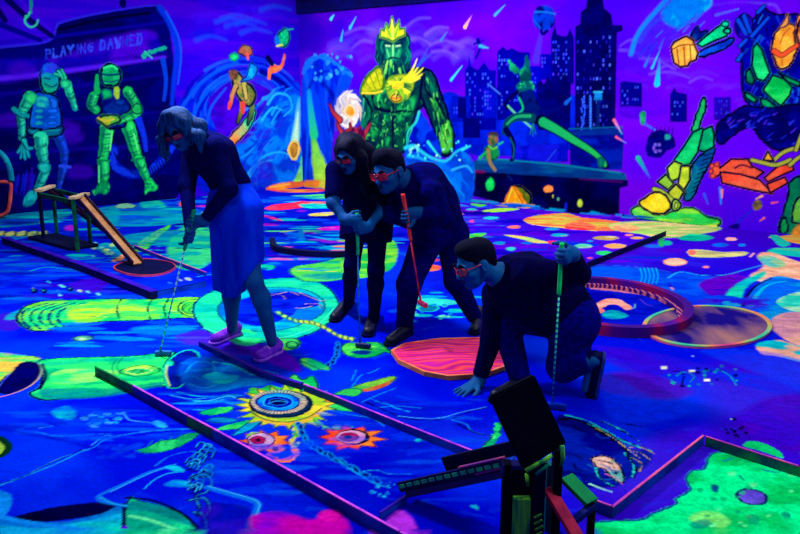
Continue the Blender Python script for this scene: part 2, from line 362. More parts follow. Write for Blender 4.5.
# shoulder plate, face, beard, crown
P([361, 93, 365, 79, 373, 70, 382, 67, 384, 78, 382, 90, 374, 93], '#a8b414', '#c8c81c', n=(14, 14), rim='#6a8410', rimw=3, ol='#3a6a18'); S([362, 93, 374, 93, 382, 91], '#e0c830', 1.6)
P([385, 44, 393, 40, 401, 44, 401, 54, 397, 62, 389, 62, 385, 54], '#0d5a4a', '#18865a', n=(12, 12))
S([393, 46, 393, 57], '#7ae080', 2.2, 1.4); S([386, 45.5, 390, 46], '#a0d8a0', 1.4); S([396, 46, 400, 45.5], '#a0d8a0', 1.4); S([385, 43, 391, 44], '#04263a', 1.8); S([396, 44, 402, 43], '#04263a', 1.8); S([387, 50, 389, 57], '#4ac070', 1.8); S([399, 50, 397, 57], '#30a060', 1.6)
S([389, 58.5, 393, 57.5, 398, 58.5], '#04263a', 1.5)
for k in range(30):
    x = rnd.uniform(383, 403); y = rnd.uniform(60, 72); S([x, y, x + (x - 393) * .25, y + rnd.uniform(5, 10)], rnd.choice(['#4ab84e', '#0a4038', '#78cc50', '#06283a', '#1c8048']), 1.8, .8)
for k in range(22):
    sx = rnd.choice([-1, 1]); x = 393 + sx * rnd.uniform(10, 16); y = rnd.uniform(34, 62); S([x, y, x + sx * 1.5, y + 5, x - sx * .5, y + 10], rnd.choice(['#0e5a50', '#148060', '#042038', '#0a4048']), 1.7, .9)
P([380, 37, 381, 29, 384, 31, 386, 23, 389, 28, 392, 16.5, 395, 27, 399, 20, 400, 29, 405, 28, 405, 35, 398, 38, 393, 41.5, 388, 39], '#b8c820', '#e0d028', n=(20, 10), smooth=False, ol='#2a7a30', olw=.8)
S([392, 20, 392.5, 38], '#fff060', 1.5); S([386, 26, 391, 37], '#58b838', 1.4); S([399, 24, 395, 37], '#58b838', 1.4)
# lion breast plate with spikes
P([385, 86, 390, 77, 400, 74, 412, 76, 414, 86, 408, 98, 398, 103, 389, 99], '#7aa81c', '#c8c820', n=(16, 16), rim='#3a7a20', rimw=3)
for x1, y1 in [(417, 59), (420, 64), (423, 68), (424, 73), (420, 78)]: S([404, 82, (404 + x1) / 2 + 1, (82 + y1) / 2 + 1, x1, y1], '#c8c41c', 4, .8, c2='#e8d838')
for x1, y1 in [(428, 48), (432, 53), (426, 56)]: S([418, 66, x1, y1], '#2a48e0', 2, .6)
E(397, 84, 6.5, 5, '#e8d020', c2='#f0b020', n=(20, 20)); E(396, 98, 5.5, 3.4, '#f0c030', ol='#6a4a10', olw=.8); S([392, 97, 396, 99, 400, 97], '#f05a20', 1.2)
for k in range(26):
    a = rnd.uniform(0, 6.28); S([398 + 7 * math.cos(a), 86 + 6 * math.sin(a), 398 + 13 * math.cos(a), 88 + 11 * math.sin(a)], rnd.choice(['#d8d838', '#3a8a28', '#86b828', '#1a5a30']), 1.6, .7)
for k in range(90):
    x, y = rnd.uniform(362, 412), rnd.uniform(94, 150); S([x, y, x + rnd.uniform(-4, 4), y + rnd.uniform(-1, 5)], rnd.choice(['#03202c', '#03202c', '#2aa048', '#4cc050', '#0a5040']), 1.5, .6, a=.85)
for k in range(46):
    t_ = rnd.random(); x, y = 428 + 20 * t_ + rnd.uniform(-6, 6), 76 + 70 * t_; S([x, y, x + rnd.uniform(0, 3), y + rnd.uniform(4, 9)], rnd.choice(['#031a2a', '#031a2a', '#2a9a44', '#0c5a44', '#5cc84a']), 1.4, .6, a=.8)
for a in [(424, 74, 426, 90, 434, 100), (436, 98, 446, 120, 440, 124), (380, 110, 393, 112, 406, 110), (393, 104, 393, 150), (372, 96, 376, 108, 390, 110), (420, 96, 416, 110, 404, 112), (364, 96, 372, 112, 366, 128)]: S(a, '#02162a', 2.2, 1.2, rough=1)
for a in [(364, 80, 370, 88), (370, 76, 376, 90), (376, 72, 380, 86)]: S(a, '#6a7c10', 1.2, .7)
# sea breaking round him
P([405, 146, 418, 152, 432, 160, 446, 160, 460, 150, 474, 164, 474, 190, 468, 204, 446, 206, 424, 196, 408, 176], '#0c44c8', '#1270e0', n=(6, 5))
P([412, 130, 420, 112, 428, 122, 438, 140, 440, 156, 424, 154, 408, 148], '#0c18a8', '#1438d0', n=(6, 6))
for a, c, w in [((419, 112, 416, 122, 408, 132, 407, 146), '#28c8b0', 2.2), ((405, 148, 414, 146, 422, 152, 432, 158, 446, 161, 456, 152, 466, 147), '#24c8d8', 3), ((428, 142, 434, 150, 440, 157), '#30e0c0', 2.4), ((408, 156, 420, 158, 434, 166), '#20a0e8', 3), ((436, 172, 446, 184, 458, 200), '#24e8c0', 5), ((430, 164, 446, 176, 464, 196), '#1888f0', 4), ((444, 166, 458, 176, 468, 186), '#1468e8', 4), ((424, 178, 436, 190, 444, 202), '#18c8d8', 3), ((462, 150, 470, 146), '#30d8d8', 2), ((452, 170, 466, 166, 472, 172), '#30b0f0', 2), ((410, 150, 416, 146, 418, 152), '#80f0d0', 2.4)]:
    S(a, c, w, 1.2, soft=1.6)
R.dots(26, (404, 140, 470, 160), ['#40f0e0', '#28b0f8', '#a0f8e8'], (.5, 1.2))

# ---- flaming sun held by a red hand
E(348, 110, 15, 20, '#2a50d0', a=.5, soft=6)
for k in range(60):
    a = rnd.uniform(0, 6.28); r = rnd.uniform(8, 17); x, y = 349 + .72 * r * math.cos(a), 110 + r * math.sin(a); a2 = a + .7
    S([349 + .4 * r * math.cos(a), 111 + .5 * r * math.sin(a), x, y, 349 + .72 * (r + 3) * math.cos(a2), 110 + (r + 3) * math.sin(a2)], rnd.choice(['#e8d8c8', '#c8c0c0', '#a8a0b0', '#f0e8d8', '#d8b8a0']), 4, .8, a=.8)
E(350, 111, 5, 6, '#ff8820', c2='#ffb040', n=(20, 20), ol='#f0d0a0', olw=.8)
for a, w in [((344, 136, 338, 126, 338, 120), 4), ((340, 120, 333, 112, 330, 105), 4), ((352, 134, 350, 124), 3), ((362, 138, 368, 128, 370, 124), 4), ((356, 136, 360, 127), 3)]: S(a, '#3a0a30', w + 2, 3); S(a, '#c83c34', w, 2, c2='#8a2040')
P([342, 134, 352, 128, 364, 132, 362, 148, 346, 148], '#5a1438', '#a03038', n=(14, 14))
# light cones falling into the water at the corner
P([310, 112, 314, 128, 320, 150, 330, 172, 332, 186, 316, 184, 312, 160], '#28d050', '#b0f040', grad=(310, 120, 326, 186), soft=2.5)
S([309, 92, 311, 112, 314, 134], '#1890d8', 4, 8, c2='#28d080', soft=2)
P([303.5, 182, 318, 180, 332, 181, 331, 187, 312, 188, 304, 187], '#ff8a30', '#c8d840', n=(4, 10))

# ---- the blue globe
P([630, 56, 634, 40, 646, 20, 664, 2, 680, -8, 760, -8, 738, 10, 716, 22, 690, 34, 668, 46, 648, 58], '#3420e0', '#5a10e8', grad=(650, 20, 700, 50), soft=6, a=.8)
P([660, 14, 668, 4, 680, -4, 706, -6, 712, 4, 704, 12, 694, 20, 682, 28, 668, 25], '#0ab4e6', '#1478ea', n=(6, 6), lo=.45, hi=.6, soft=3)
S([631, 54, 636, 38, 645, 24, 658, 9, 668, -2], '#1480f0', 4, 4, soft=3); S([640, 40, 650, 26, 664, 16], '#2a40f0', 5, 3, a=.6, soft=3)
for k in range(24): x = rnd.uniform(640, 700); y = 52 - (x - 640) * .5 + rnd.uniform(-8, 8); S([x, y, x + 6, y - 6], rnd.choice(['#2030f0', '#1a70f0', '#4a20f0']), 2, 1, a=.6)

# ---- the giant robot
OLK = '#07062e'
P([742, 44, 750, 26, 762, 8, 776, 14, 800, 14, 830, 20, 830, 120, 798, 112, 768, 114, 748, 104, 742, 84], '#0a0a74', '#12129a', n=(7, 7), ol=OLK)
for k in range(60):
    x, y = rnd.uniform(746, 804), rnd.uniform(14, 106); d = rnd.uniform(-6, 6); S([x, y, x + d, y + rnd.uniform(4, 9)], rnd.choice(['#1c30c8', '#1a60d0', '#060640', '#0a3a90', '#2a20c0']), 2.2, 1)
P([736, 22, 744, 14, 752, 20, 752, 36, 742, 38, 736, 32], '#2a12c0', '#140a80', ol=OLK, olw=.8)
for a in [(738, 20, 746, 34), (744, 16, 750, 32), (752, 36, 768, 18), (758, 12, 764, 6), (755, 44, 760, 36), (740, 46, 746, 40), (738, 60, 742, 54)]: S(a, '#0a0a50', 6, 5); S(a, '#1846d0', 3.6, 3)
P([690, 40, 694, 30, 698, 26, 700, 32, 708, 30, 704, 38], '#0a1a70', '#1450b0', ol=OLK, olw=.8)
P([699, 52, 712, 46, 726, 40, 734, 38, 732, 44, 722, 50, 706, 56, 698, 57], '#0e30b0', '#1850d0', ol=OLK)
P([697, 44, 706, 36, 716, 28, 723, 24, 727, 29, 727, 36, 714, 41, 702, 47], '#10c47a', '#1ae08a', ol=OLK, smooth=False)
E(725, 24, 4, 3, '#18c090', ol=OLK); E(727, 31, 4, 3, '#14b080', ol=OLK)
P([671, 47, 674, 42, 686, 36, 693, 40, 695, 46, 698, 53, 696, 60, 690, 62, 688, 66, 680, 67, 674, 63, 672, 54], '#ffa038', '#ffbc48', n=(4, 6), ol=OLK, smooth=False)
for a in [(673, 49, 682, 45, 694, 45), (677, 49, 679, 65), (684, 47, 685, 66), (690, 46, 691, 62), (694, 42, 697, 52)]: S(a, '#7a2c18', 1.3)
P([753, 48, 757, 43, 762, 50, 766, 62, 770, 73, 764, 81, 757, 79, 752, 66], '#12b460', '#22d470', n=(4, 6), ol=OLK, smooth=False)
P([763, 90, 773, 75, 784, 79, 792, 87, 790, 95, 781, 106, 772, 99], '#14b84a', '#28d458', n=(4, 6), ol=OLK, smooth=False)
for a in [(746, 72, 750, 68, 755, 80, 752, 85, 746, 82), (744, 92, 750, 94, 758, 100, 754, 103, 746, 98), (760, 98, 768, 100, 777, 107, 772, 110, 762, 106), (778, 72, 790, 78, 800, 82, 800, 87, 788, 82)]: P(a, '#12a058', '#0a7048', ol=OLK, smooth=False)
P([772, 48, 775, 34, 782, 26, 790, 24, 796, 28, 798, 40, 796, 52, 792, 62, 785, 68, 778, 67, 774, 58], '#ff9428', '#ffb43a', n=(6, 6), ol=OLK)
S([774, 51, 782, 55, 790, 50, 801, 43], '#4a1020', 6.5, 5.5); S([774, 51, 782, 55, 790, 50, 801, 43], '#ff5026', 4.5, 3.6); S([780, 44, 784, 34, 790, 28], '#c05a18', 1.4); S([781, 56, 783, 66], '#c05a18', 1.2)
P([780, 28, 784, 20, 788, 14, 788, 24], '#ff9a50', ol=OLK, olw=.8); P([796, 30, 797, 20, 800, 14, 806, 16, 803, 34], '#ff8a40', ol=OLK, olw=.8); E(795, 36, 2, 8, '#5a2a28')
P([800, 20, 830, 14, 830, 60, 802, 50], '#ff9030', '#c05020', ol=OLK)
# purple arm
P([716, 138, 718, 124, 730, 114, 746, 106, 768, 108, 800, 104, 830, 104, 830, 150, 796, 148, 778, 150, 764, 142, 752, 128, 738, 132, 722, 144], '#150a78', '#0c0656', n=(6, 6), ol=OLK)
for k in range(46):
    x, y = rnd.uniform(722, 800), rnd.uniform(110, 144)
    if y < 128 or x > 762: S([x, y, x + rnd.uniform(2, 6), y - rnd.uniform(0, 5)], rnd.choice(['#2a30d0', '#1a20b0', '#3a20c0', '#06043a']), 2.4, 1)
# green leg and yellow boot
P([692, 130, 696, 116, 700, 104, 704, 97, 706, 108, 700, 124, 696, 134], '#149048', '#20a858', ol=OLK)
P([690, 170, 700, 156, 714, 148, 712, 160, 704, 174, 692, 198, 684, 198], '#0a4a90', '#0c6a88', n=(6, 6), ol=OLK)
for k in range(9): y = 156 + k * 4.6; S([704 - k * 1.6, y, 712 - k * 2, y - 3], OLK, 1.2)
P([674, 160, 684, 146, 693, 132, 702, 128, 706, 132, 702, 146, 690, 164, 682, 166], '#10a85c', '#1cc468', n=(4, 6), ol=OLK, smooth=False)
P([703, 130, 712, 126, 714, 134, 714, 147, 704, 152, 698, 150], '#12b46a', '#0f9a60', ol=OLK, smooth=False)
P([667, 168, 674, 161, 682, 164, 680, 178, 670, 182], '#98d02c', '#b4e038', ol=OLK, smooth=False); P([681, 166, 690, 166, 690, 180, 684, 190, 678, 184], '#a8c828', '#c4d830', ol=OLK, smooth=False); P([657, 182, 666, 174, 674, 184, 668, 190], '#8cc83a', ol=OLK, smooth=False); P([668, 192, 676, 184, 684, 192, 678, 202, 670, 198], '#c0d030', ol=OLK, smooth=False)
S([654, 189, 662, 192, 672, 200], OLK, 6, 6); S([654, 189, 662, 192, 672, 200], '#a0c030', 3.6, 3.6)
P([631, 211, 640, 206, 656, 215, 672, 212, 690, 207, 706, 216, 720, 220, 717, 226, 696, 226, 660, 222, 638, 219], '#2cc850', '#8ce03c', n=(3, 10), ol='#063a30')
P([639, 203, 646, 197, 656, 192, 664, 194, 670, 202, 669, 210, 660, 214, 648, 211], '#f8c814', '#ffe030', n=(6, 6), ol=OLK); E(676, 205, 4.6, 6, '#8cc03a', ol=OLK); E(676, 205, 2, 3.4, '#b8d848', ol=OLK, olw=.6)
S([650, 224, 690, 227, 716, 226], '#e8d858', 3, 2)
# red arm with yellow fittings
P([710, 172, 713, 164, 719, 163, 720, 168, 731, 159, 748, 159, 752, 166, 764, 172, 756, 178, 724, 172, 714, 178], '#f84028', '#ff5838', n=(5, 8), ol=OLK, smooth=False)
P([720, 172, 740, 174, 760, 180, 773, 194, 752, 190, 722, 183], '#ff4a30', '#ff6440', n=(4, 8), ol=OLK, smooth=False); P([764, 178, 778, 166, 792, 163, 794, 170, 780, 176, 768, 182], '#f04428', '#ff5a38', ol=OLK, smooth=False); P([767, 184, 785, 177, 788, 183, 770, 193], '#ff5030', ol=OLK, smooth=False); S([735, 168, 742, 165, 752, 168], '#5a0a30', 2)
for x, y in [(712, 166), (711, 171), (713, 176), (717, 164)]: E(x, y, 2.6, 2.4, '#ff5540', ol='#7a1028', olw=.6)
for a in [(752, 160, 764, 163, 776, 165, 790, 160), (774, 160, 784, 152, 796, 148), (790, 165, 798, 158, 806, 154), (796, 150, 802, 134)]: S(a, OLK, 6, 6); S(a, '#a4a838', 3.6, 3.6)
P([763, 160, 768, 151, 774, 161], '#ffa820', ol=OLK, smooth=False)
P([781, 234, 783, 214, 788, 196, 790, 182, 800, 176, 830, 176, 830, 240], '#0c5a58', '#0e7a50', n=(6, 6), ol=OLK); P([792, 220, 798, 198, 812, 196, 812, 222, 800, 224], '#6cc43a', '#40a048', ol=OLK); P([780, 222, 786, 218, 788, 230, 782, 234], '#1c9a50', ol=OLK)
P([792, 232, 800, 224, 830, 224, 830, 240, 790, 240], '#e09a30', '#b06a30')
# small drops and a shadowy jellyfish
E(643, 118, 3, 7, '#148050', c2='#20a060'); S([655, 130, 645, 124], '#3060f0', 2); S([614, 120, 622, 134], '#ff6070', 3, .8, c2='#40a0f0'); S([616, 137, 626, 143], '#ff5060', 2.4, .8, c2='#3070f0')
S([638, 158, 644, 168, 650, 178], '#20b090', 5, 1, c2='#2040e0'); E(601, 162, 4, 6, '#16705a', rim='#0a4a50')
P([646, 146, 650, 134, 662, 130, 672, 136, 676, 146, 668, 150, 660, 158, 648, 156], '#12067a', '#0a045c', n=(9, 9)); R.dots(10, (650, 144, 662, 152), ['#6a58e0', '#8a4ae0'], (.8, 1.4)); E(668, 137, 2.6, 3, '#28a0a0')
for k in range(6): S([652 + 4 * k, 134, 653 + 4 * k, 127], '#12067a', 1.6, .6)
E(757, 205, 4.6, 5, '#8a6a30', c2='#5a4a38', n=(30, 30)); S([752, 210, 740, 220, 734, 226], '#2a20d0', 2, 3); P([729, 226, 738, 224, 740, 228, 730, 229], '#1a0880')
for a, c in [((772, 203, 778, 202), '#ff5060'), ((764, 218, 760, 221), '#ff6070'), ((720, 188, 721, 204), '#2080ff'), ((722, 190, 722, 198), '#ff8060'), ((704, 194, 708, 204), '#3050f0'), ((762, 196, 756, 199), '#ffa060')]: S(a, c, 2.6, 1.2)
# splash line at the foot of the wall
for k in range(30):
    x = rnd.uniform(470, 640); y = 187 + (x - 303) * .0966 - rnd.uniform(0, 4); S([x, y, x + rnd.uniform(6, 18), y + 1], rnd.choice(['#0a5ad0', '#1090c0', '#0a2090', '#1a80d8']), 2.2, 1)

# ================================================================== left wall
P, E, S = L.p_, L.e, L.s
def bgL(X, Y):
    n = fbm(X * .7, Y * 1.6, 5, 4)[..., None]; t = sstep(1.2, 3.2, Y)[..., None]
    c = paint('#1410c0') * (1 - n) + paint('#3606d0') * n
    c = c * (1 - t * .5) + paint('#2a08b8') * t * .5
    s = sstep(.5, .8, fbm(X * .9, Y * 9, 33, 3))[..., None]
    return c * (1 - .5 * s) + paint('#4a08c8') * .5 * s
L.bg(bgL)
for k in range(26):
    x, y = rnd.uniform(195, 300), rnd.uniform(2, 50); S([x - 14, y, x, y - 2, x + 14, y], rnd.choice(['#1418c8', '#2a10d8', '#0c14b0', '#3a18e0']), rnd.uniform(3, 7), 2, a=.4, soft=4)
for x, y in [(230, 20), (240, 24), (236, 17), (210, 38), (255, 31), (275, 8), (250, 22)]: S([x - 14, y + 2, x, y - 2, x + 16, y + 2], '#1c40e0', 4, 1.5, a=.6, soft=3)
# hull of the painted ship
P([-20, 45, 0, 47, 40, 43, 52, 38, 58, 25, 100, 14, 150, 6, 162, 9, 169, 26, 173, 60, 176, 110, 172, 205, 0, 226, -20, 228], '#08044e', '#0c0668', n=(2, 4))
P([-20, 62, 60, 56, 100, 40, 150, 30, 160, 50, 140, 58, 60, 74, -20, 84], '#1a0ca0', '#4408c4', n=(2, 3), soft=5, a=.9, lo=.4, hi=.6)
for y0, y1, c, w, a in [(72, 57, '#5420e8', 5, .85), (66, 52, '#1c0a90', 3, .8), (36, 22, '#1a10a4', 3, .8), (88, 74, '#1c0890', 4, .6), (120, 112, '#1a0a8c', 4, .5), (150, 146, '#200a98', 5, .5), (176, 172, '#180a8a', 5, .5), (132, 126, '#0a0448', 5, .5)]:
    S([-15, y0 + 8, 60, y0, 165, y1], c, w, w * .6, a=a, soft=3)
for x, y in [(22, 70), (70, 137), (66, 128), (10, 120), (80, 172), (92, 48), (112, 44)]: E(x, y, 14, 7, '#3c08b8', a=.55, soft=6)
S([-15, 49, 2, 47, 40, 43, 52, 38, 57, 26, 62, 22, 100, 13, 150, 5.5, 162, 8], '#2a22c8', 2.6, 2); S([58, 30, 100, 20, 150, 13], '#050230', 3, 3)
S([-10, 20, 14, 30, 40, 40], '#12067c', 7, 5); S([8, 0, 30, 20, 52, 36], '#0a0450', 7, 5); S([20, 0, 44, 24, 54, 33], '#3a14d0', 3, 2); S([-10, 0, 5, 20], '#0a0450', 9, 6)
S([31, -6, 31, 12], '#1a8070', 3.5, 2.5, rough=1); S([26, 16, 25, 22, 30, 27, 36, 25, 38, 20], '#30b890', 2.2, 1.6); S([30, 12, 28, 16, 26, 18], '#30b890', 2)
E(123, 3, 4, 5, '#0a0450')
S([160, 8, 170, 24, 177, 50, 174, 80, 172, 104], '#142ec8', 6, 4, soft=2.5); S([166, 12, 178, 36, 181, 56, 178, 84], '#1a4ae0', 2.4, 1.5); S([163, 60, 166, 80, 164, 100], '#1438c0', 5, 3)
S([143, 56, 150, 52, 156, 50, 165, 48], '#1c9a80', 4.5, 2, rough=1.5); S([145, 52, 152, 58], '#28b890', 2, 1.2)
# ship's lettering
GL = {'P': [[0, 0, 0, 1], [0, 1, .8, .95, .8, .55, 0, .5]], 'L': [[0, 1, 0, 0, .8, 0]], 'A': [[0, 0, .45, 1, .9, 0], [.2, .4, .7, .4]], 'Y': [[0, 1, .45, .5, .9, 1], [.45, .5, .45, 0]], 'I': [[.4, 0, .4, 1]],
      'N': [[0, 0, 0, 1, .8, 0, .8, 1]], 'G': [[.8, .85, .4, 1, 0, .5, .4, 0, .8, .15, .8, .5, .5, .5]], 'D': [[0, 0, 0, 1], [0, 1, .6, .9, .8, .5, .6, .1, 0, 0]], 'W': [[0, 1, .25, 0, .45, .7, .65, 0, .9, 1]], 'E': [[.8, 1, 0, 1, 0, 0, .8, 0], [0, .5, .6, .5]]}
def letter(ch, x, y, w, h):
    for st in GL[ch]:
        q = []
        for i in range(0, len(st), 2): q += [x + st[i] * w, y - st[i + 1] * h - st[i] * w * .17]
        S(q, rnd.choice(['#2a40e0', '#3050e8', '#2030c8']), 1.7, smooth=False, a=.8, rough=1)
x = 46.0
for k, ch in enumerate('PLAYING DAWNED'):
    if ch == ' ': x += 5; continue
    h = 8.4 + k * .12; letter(ch, x, 58.5 - (x - 46) * .155, 5.4, h); x += 7.4 if ch != 'I' else 5.2
# two painted deck hands
def limb(pts, c, c2, w, w2):
    S(pts, '#040330', w + 1.6, w2 + 1.6, rough=.8); S(pts, c, w, w2, c2=c2, rough=.8); q = np.array(pts, float).reshape(-1, 2)
    if w > 5:
        n_ = q[-1] - q[0]; n_ = np.array([-n_[1], n_[0]]) / np.hypot(*n_); f = np.linspace(w, w2, len(q))[:, None]
        S((q + n_ * f * .3).ravel(), '#042a50', w * .34, w2 * .3, a=.75, rough=1.2, soft=1.8); S((q - n_ * f * .22).ravel(), '#48f090' if str(c)[1] != '1' or str(c)[3] > '5' else '#2858f0', w * .16, .6, a=.6, rough=.8)
        for k in range(int(w / 2)):
            u = rnd.random(); i = min(int(u * (len(q) - 1)), len(q) - 2); m_ = q[i] + (q[i + 1] - q[i]) * (u * (len(q) - 1) - i); d_ = (q[i + 1] - q[i]) / np.hypot(*(q[i + 1] - q[i]))
            S([*(m_ - n_ * w * .34 + d_ * 1.5), *(m_ + d_ * 3), *(m_ + n_ * w * .34 + d_ * rnd.uniform(0, 3))], '#053048', 1.3, .7, a=.7)
limb([58, 136, 64, 150, 64, 164], '#1838d8', '#1a30b0', 11, 7); limb([64, 166, 60, 182, 56, 196], '#1a34c8', '#1a1e98', 8, 5); P([50, 196, 56, 190, 66, 194, 72, 199, 56, 201], '#1a28b0', '#2a20c0'); S([60, 166, 70, 167], '#2a48e0', 3)
for k in range(14): x = rnd.uniform(16, 34); S([x, 165 + rnd.uniform(0, 15), x - 3, 190 + rnd.uniform(0, 8)], rnd.choice(['#2a10b0', '#1a1ec0']), 2.5, 1, a=.7)
P([36, 92, 46, 94, 56, 97, 61, 110, 61, 130, 46, 134, 30, 133, 31, 112], '#1258c8', '#0c40b0', n=(9, 9), ol='#040330')
P([36, 96, 48, 97, 50, 106, 42, 109, 36, 106], '#22b098', '#1880b0', rim='#0a3a90'); P([50, 98, 57, 100, 58, 108, 52, 109], '#1c68e0', rim='#0a2a90')
for y in (111, 117, 123): E(39, y, 4.6, 2.6, '#1a90a8', rim='#0c3c98', rimw=2); E(52, y, 5.6, 2.7, '#1a60e0', rim='#0a2a90', rimw=2)
P([29, 128, 46, 130, 62, 126, 62, 134, 46, 137, 29, 135], '#0a3c74', '#126a88', n=(12, 12), ol='#040330'); S([31, 132, 60, 130], '#1c8a98', 1.4)
limb([30, 96, 25, 106, 20, 113], '#26c47c', '#1ca890', 11, 8); E(31, 98, 6, 6.5, '#2cd070', rim='#128070'); limb([21, 118, 22, 130, 22, 138], '#20b898', '#1aa0a0', 8.5, 6); S([14, 109, 20, 114, 27, 116], '#128a8a', 5, 5); S([14, 113, 22, 118, 27, 118], '#08305a', 1.4)
for x1, y1 in [(18, 152), (21, 158), (25, 159), (29, 157), (32, 148)]: limb([24, 140, (24 + x1) / 2, 148, x1, y1], '#1cb0a4', '#1a9ab0', 4, 2)
limb([41, 138, 42, 152, 44, 163], '#26d0a0', '#1cb0a0', 14, 9); S([38, 140, 40, 158], '#0e8080', 1.6); limb([45, 172, 40, 184, 34, 194], '#1cb8a8', '#189aa8', 9, 6); P([38, 165, 46, 162, 51, 166, 49, 173, 42, 174], '#20b8a8', rim='#0a5a80'); P([23, 205, 26, 195, 33, 190, 38, 196, 36, 200, 30, 206], '#1cb0b8', '#107888', n=(14, 14))
P([42, 88, 40, 76, 44, 67, 50, 64, 58, 68, 60, 76, 58, 88, 52, 94, 46, 92], '#1aa070', '#1260b0', grad=(46, 92, 52, 66), ol='#040330'); P([41, 76, 44, 65, 52, 63, 59, 69, 54, 74, 47, 72], '#1a50d8', '#2a38d0', n=(14, 14)); S([45, 84, 52, 87, 57, 84], '#06305a', 1.4); S([44, 78, 50, 79], '#06305a', 1.6)
limb([67, 84, 71, 96, 75, 108], '#22c484', '#1a9a90', 9, 5)
for x1, y1 in [(55, 74), (58, 71), (62, 70)]: limb([66, 84, (66 + x1) / 2 + 1, 77, x1, y1], '#2cd07a', '#20b090', 3.6, 2.4)
E(65, 84, 5, 5, '#28c47a', rim='#107060')
# second figure
S([113, 150, 116, 166, 130, 173, 148, 172, 162, 160, 172, 148], '#0c1ca8', 10, 7, rough=2); S([113, 150, 116, 166, 130, 173, 148, 172, 162, 160, 172, 148], '#1a34d8', 6, 4, rough=2.5); S([138, 118, 144, 136, 146, 150], '#1a30d0', 7, 4)
for k in range(22): t = k / 21; x = 114 + 56 * t; y = 156 + 18 * math.sin(t * 3.1); S([x, y - 4, x + 3, y + 4], '#060550', 1.3)
limb([107, 129, 105, 144, 103, 158], '#24d058', '#1cb858', 14, 9); limb([103, 162, 104, 176, 102, 186], '#1ec85c', '#18b054', 11, 8); P([92, 191, 96, 188, 101, 180, 108, 180, 109, 190, 105, 194, 100, 193, 95, 195], '#22d058', '#0e8850', n=(14, 14)); [S([93 + 3 * k, 190 + .6 * k, 92 + 3 * k, 194], '#053048', 1, .6) for k in range(4)]
limb([128, 126, 133, 142, 137, 155], '#22d452', '#1cc050', 14, 9); limb([139, 160, 144, 172, 148, 182], '#1ed058', '#18b858', 10, 6); P([145, 195, 145, 184, 148, 178, 152, 179, 157, 186, 156, 190, 150, 191], '#22d85c', '#0e9050', n=(14, 14)); S([146, 184, 151, 184], '#053048', 1.2)
S([98, 160, 110, 161], '#0c7a48', 2); S([132, 160, 144, 158], '#0c7a48', 2); S([101, 132, 100, 150], '#0f8a48', 1.6); S([124, 130, 130, 150], '#0f8a48', 1.6); S([99, 166, 99, 182], '#50f080', 1.4); S([112, 132, 110, 150], '#60f080', 1.5); S([134, 134, 138, 150], '#60f080', 1.4)
P([100, 90, 112, 88, 126, 89, 130, 102, 128, 116, 124, 126, 112, 129, 104, 124, 102, 110], '#081664', '#0a2a80', n=(9, 9), ol='#040330')
P([101, 90, 110, 90, 112, 97, 104, 99], '#18a058', rim='#0a5a48'); P([114, 88, 119, 88, 119, 100, 115, 98], '#8cb82c'); E(120, 102, 6, 4, '#0c3a9a', rim='#06105a'); S([104, 116, 118, 118, 127, 114], '#061050', 4)
limb([94, 96, 91, 105, 96, 110], '#1ca858', '#18a050', 9, 8); limb([97, 76, 97, 92], '#189a58', '#18a050', 4, 6)
limb([128, 92, 134, 101, 138, 109], '#1eb050', '#1aa04c', 10, 8); limb([137, 112, 128, 117, 118, 121], '#22b850', '#1ca84c', 9, 6); E(137, 109, 5, 5, '#20a850', ol='#063a38', olw=.7)
P([98, 119, 106, 115, 117, 116, 121, 120, 112, 125, 104, 125], '#98b028', '#58b040', ol='#0a3a30'); S([98, 118, 106, 121, 114, 119], '#d0b030', 1.6)
P([102, 80, 101, 70, 105, 65, 113, 64, 119, 70, 121, 79, 116, 85, 106, 85], '#1cb464', '#16985a', ol='#040330'); S([102, 74, 110, 75, 120, 74], '#05305a', 2); S([104, 81, 111, 82, 118, 80], '#06405a', 1.3); S([104, 68, 112, 66, 117, 69], '#30e07a', 2)
# ---- curling wave with a surfer
P([176, 110, 188, 92, 205, 74, 228, 62, 250, 58, 272, 64, 290, 78, 302.5, 96, 302.5, 188, 230, 190, 200, 190, 182, 150], '#0e1ec0', '#1238dc', n=(4, 4))
E(243, 104, 34, 40, '#2e06b4', c2='#4206c4', n=(3, 6))
for k in range(90):
    r = rnd.uniform(36, 66); a0 = rnd.uniform(1.2, 5.4); da = rnd.uniform(.4, .9); pt = []
    for q in range(5):
        a = a0 + da * q / 4; pt += [244 + r * 1.0 * math.cos(a), 110 + r * .98 * math.sin(a) * (.86 if math.sin(a) < 0 else 1.1)]
    if max(pt[0::2]) < 303: S(pt, rnd.choice(['#1a30d8', '#0a14a0', '#1c50f0', '#2a1cd0', '#0c20b8', '#2060f0']), rnd.uniform(1.5, 4), 1, a=.8, soft=1.6)
for a, c, w in [((183, 106, 200, 84, 224, 68, 250, 62, 276, 72, 298, 92), '#1848f0', 3), ((190, 122, 204, 96, 224, 80, 246, 74), '#1450e8', 3), ((205, 140, 210, 110, 226, 88), '#1c4cf0', 3), ((262, 72, 284, 84, 300, 104), '#0a0c80', 5), ((196, 150, 196, 120, 210, 92), '#0c18a8', 4), ((240, 62, 262, 64, 282, 74, 298, 90), '#0c18b0', 3)]: S(a, c, w, 1.4, soft=1.6)
P([232, 150, 252, 136, 262, 112, 276, 92, 292, 92, 302.5, 110, 302.5, 180, 270, 186, 236, 184, 226, 166], '#0c3cd4', '#1470f0', n=(5, 5), soft=4)
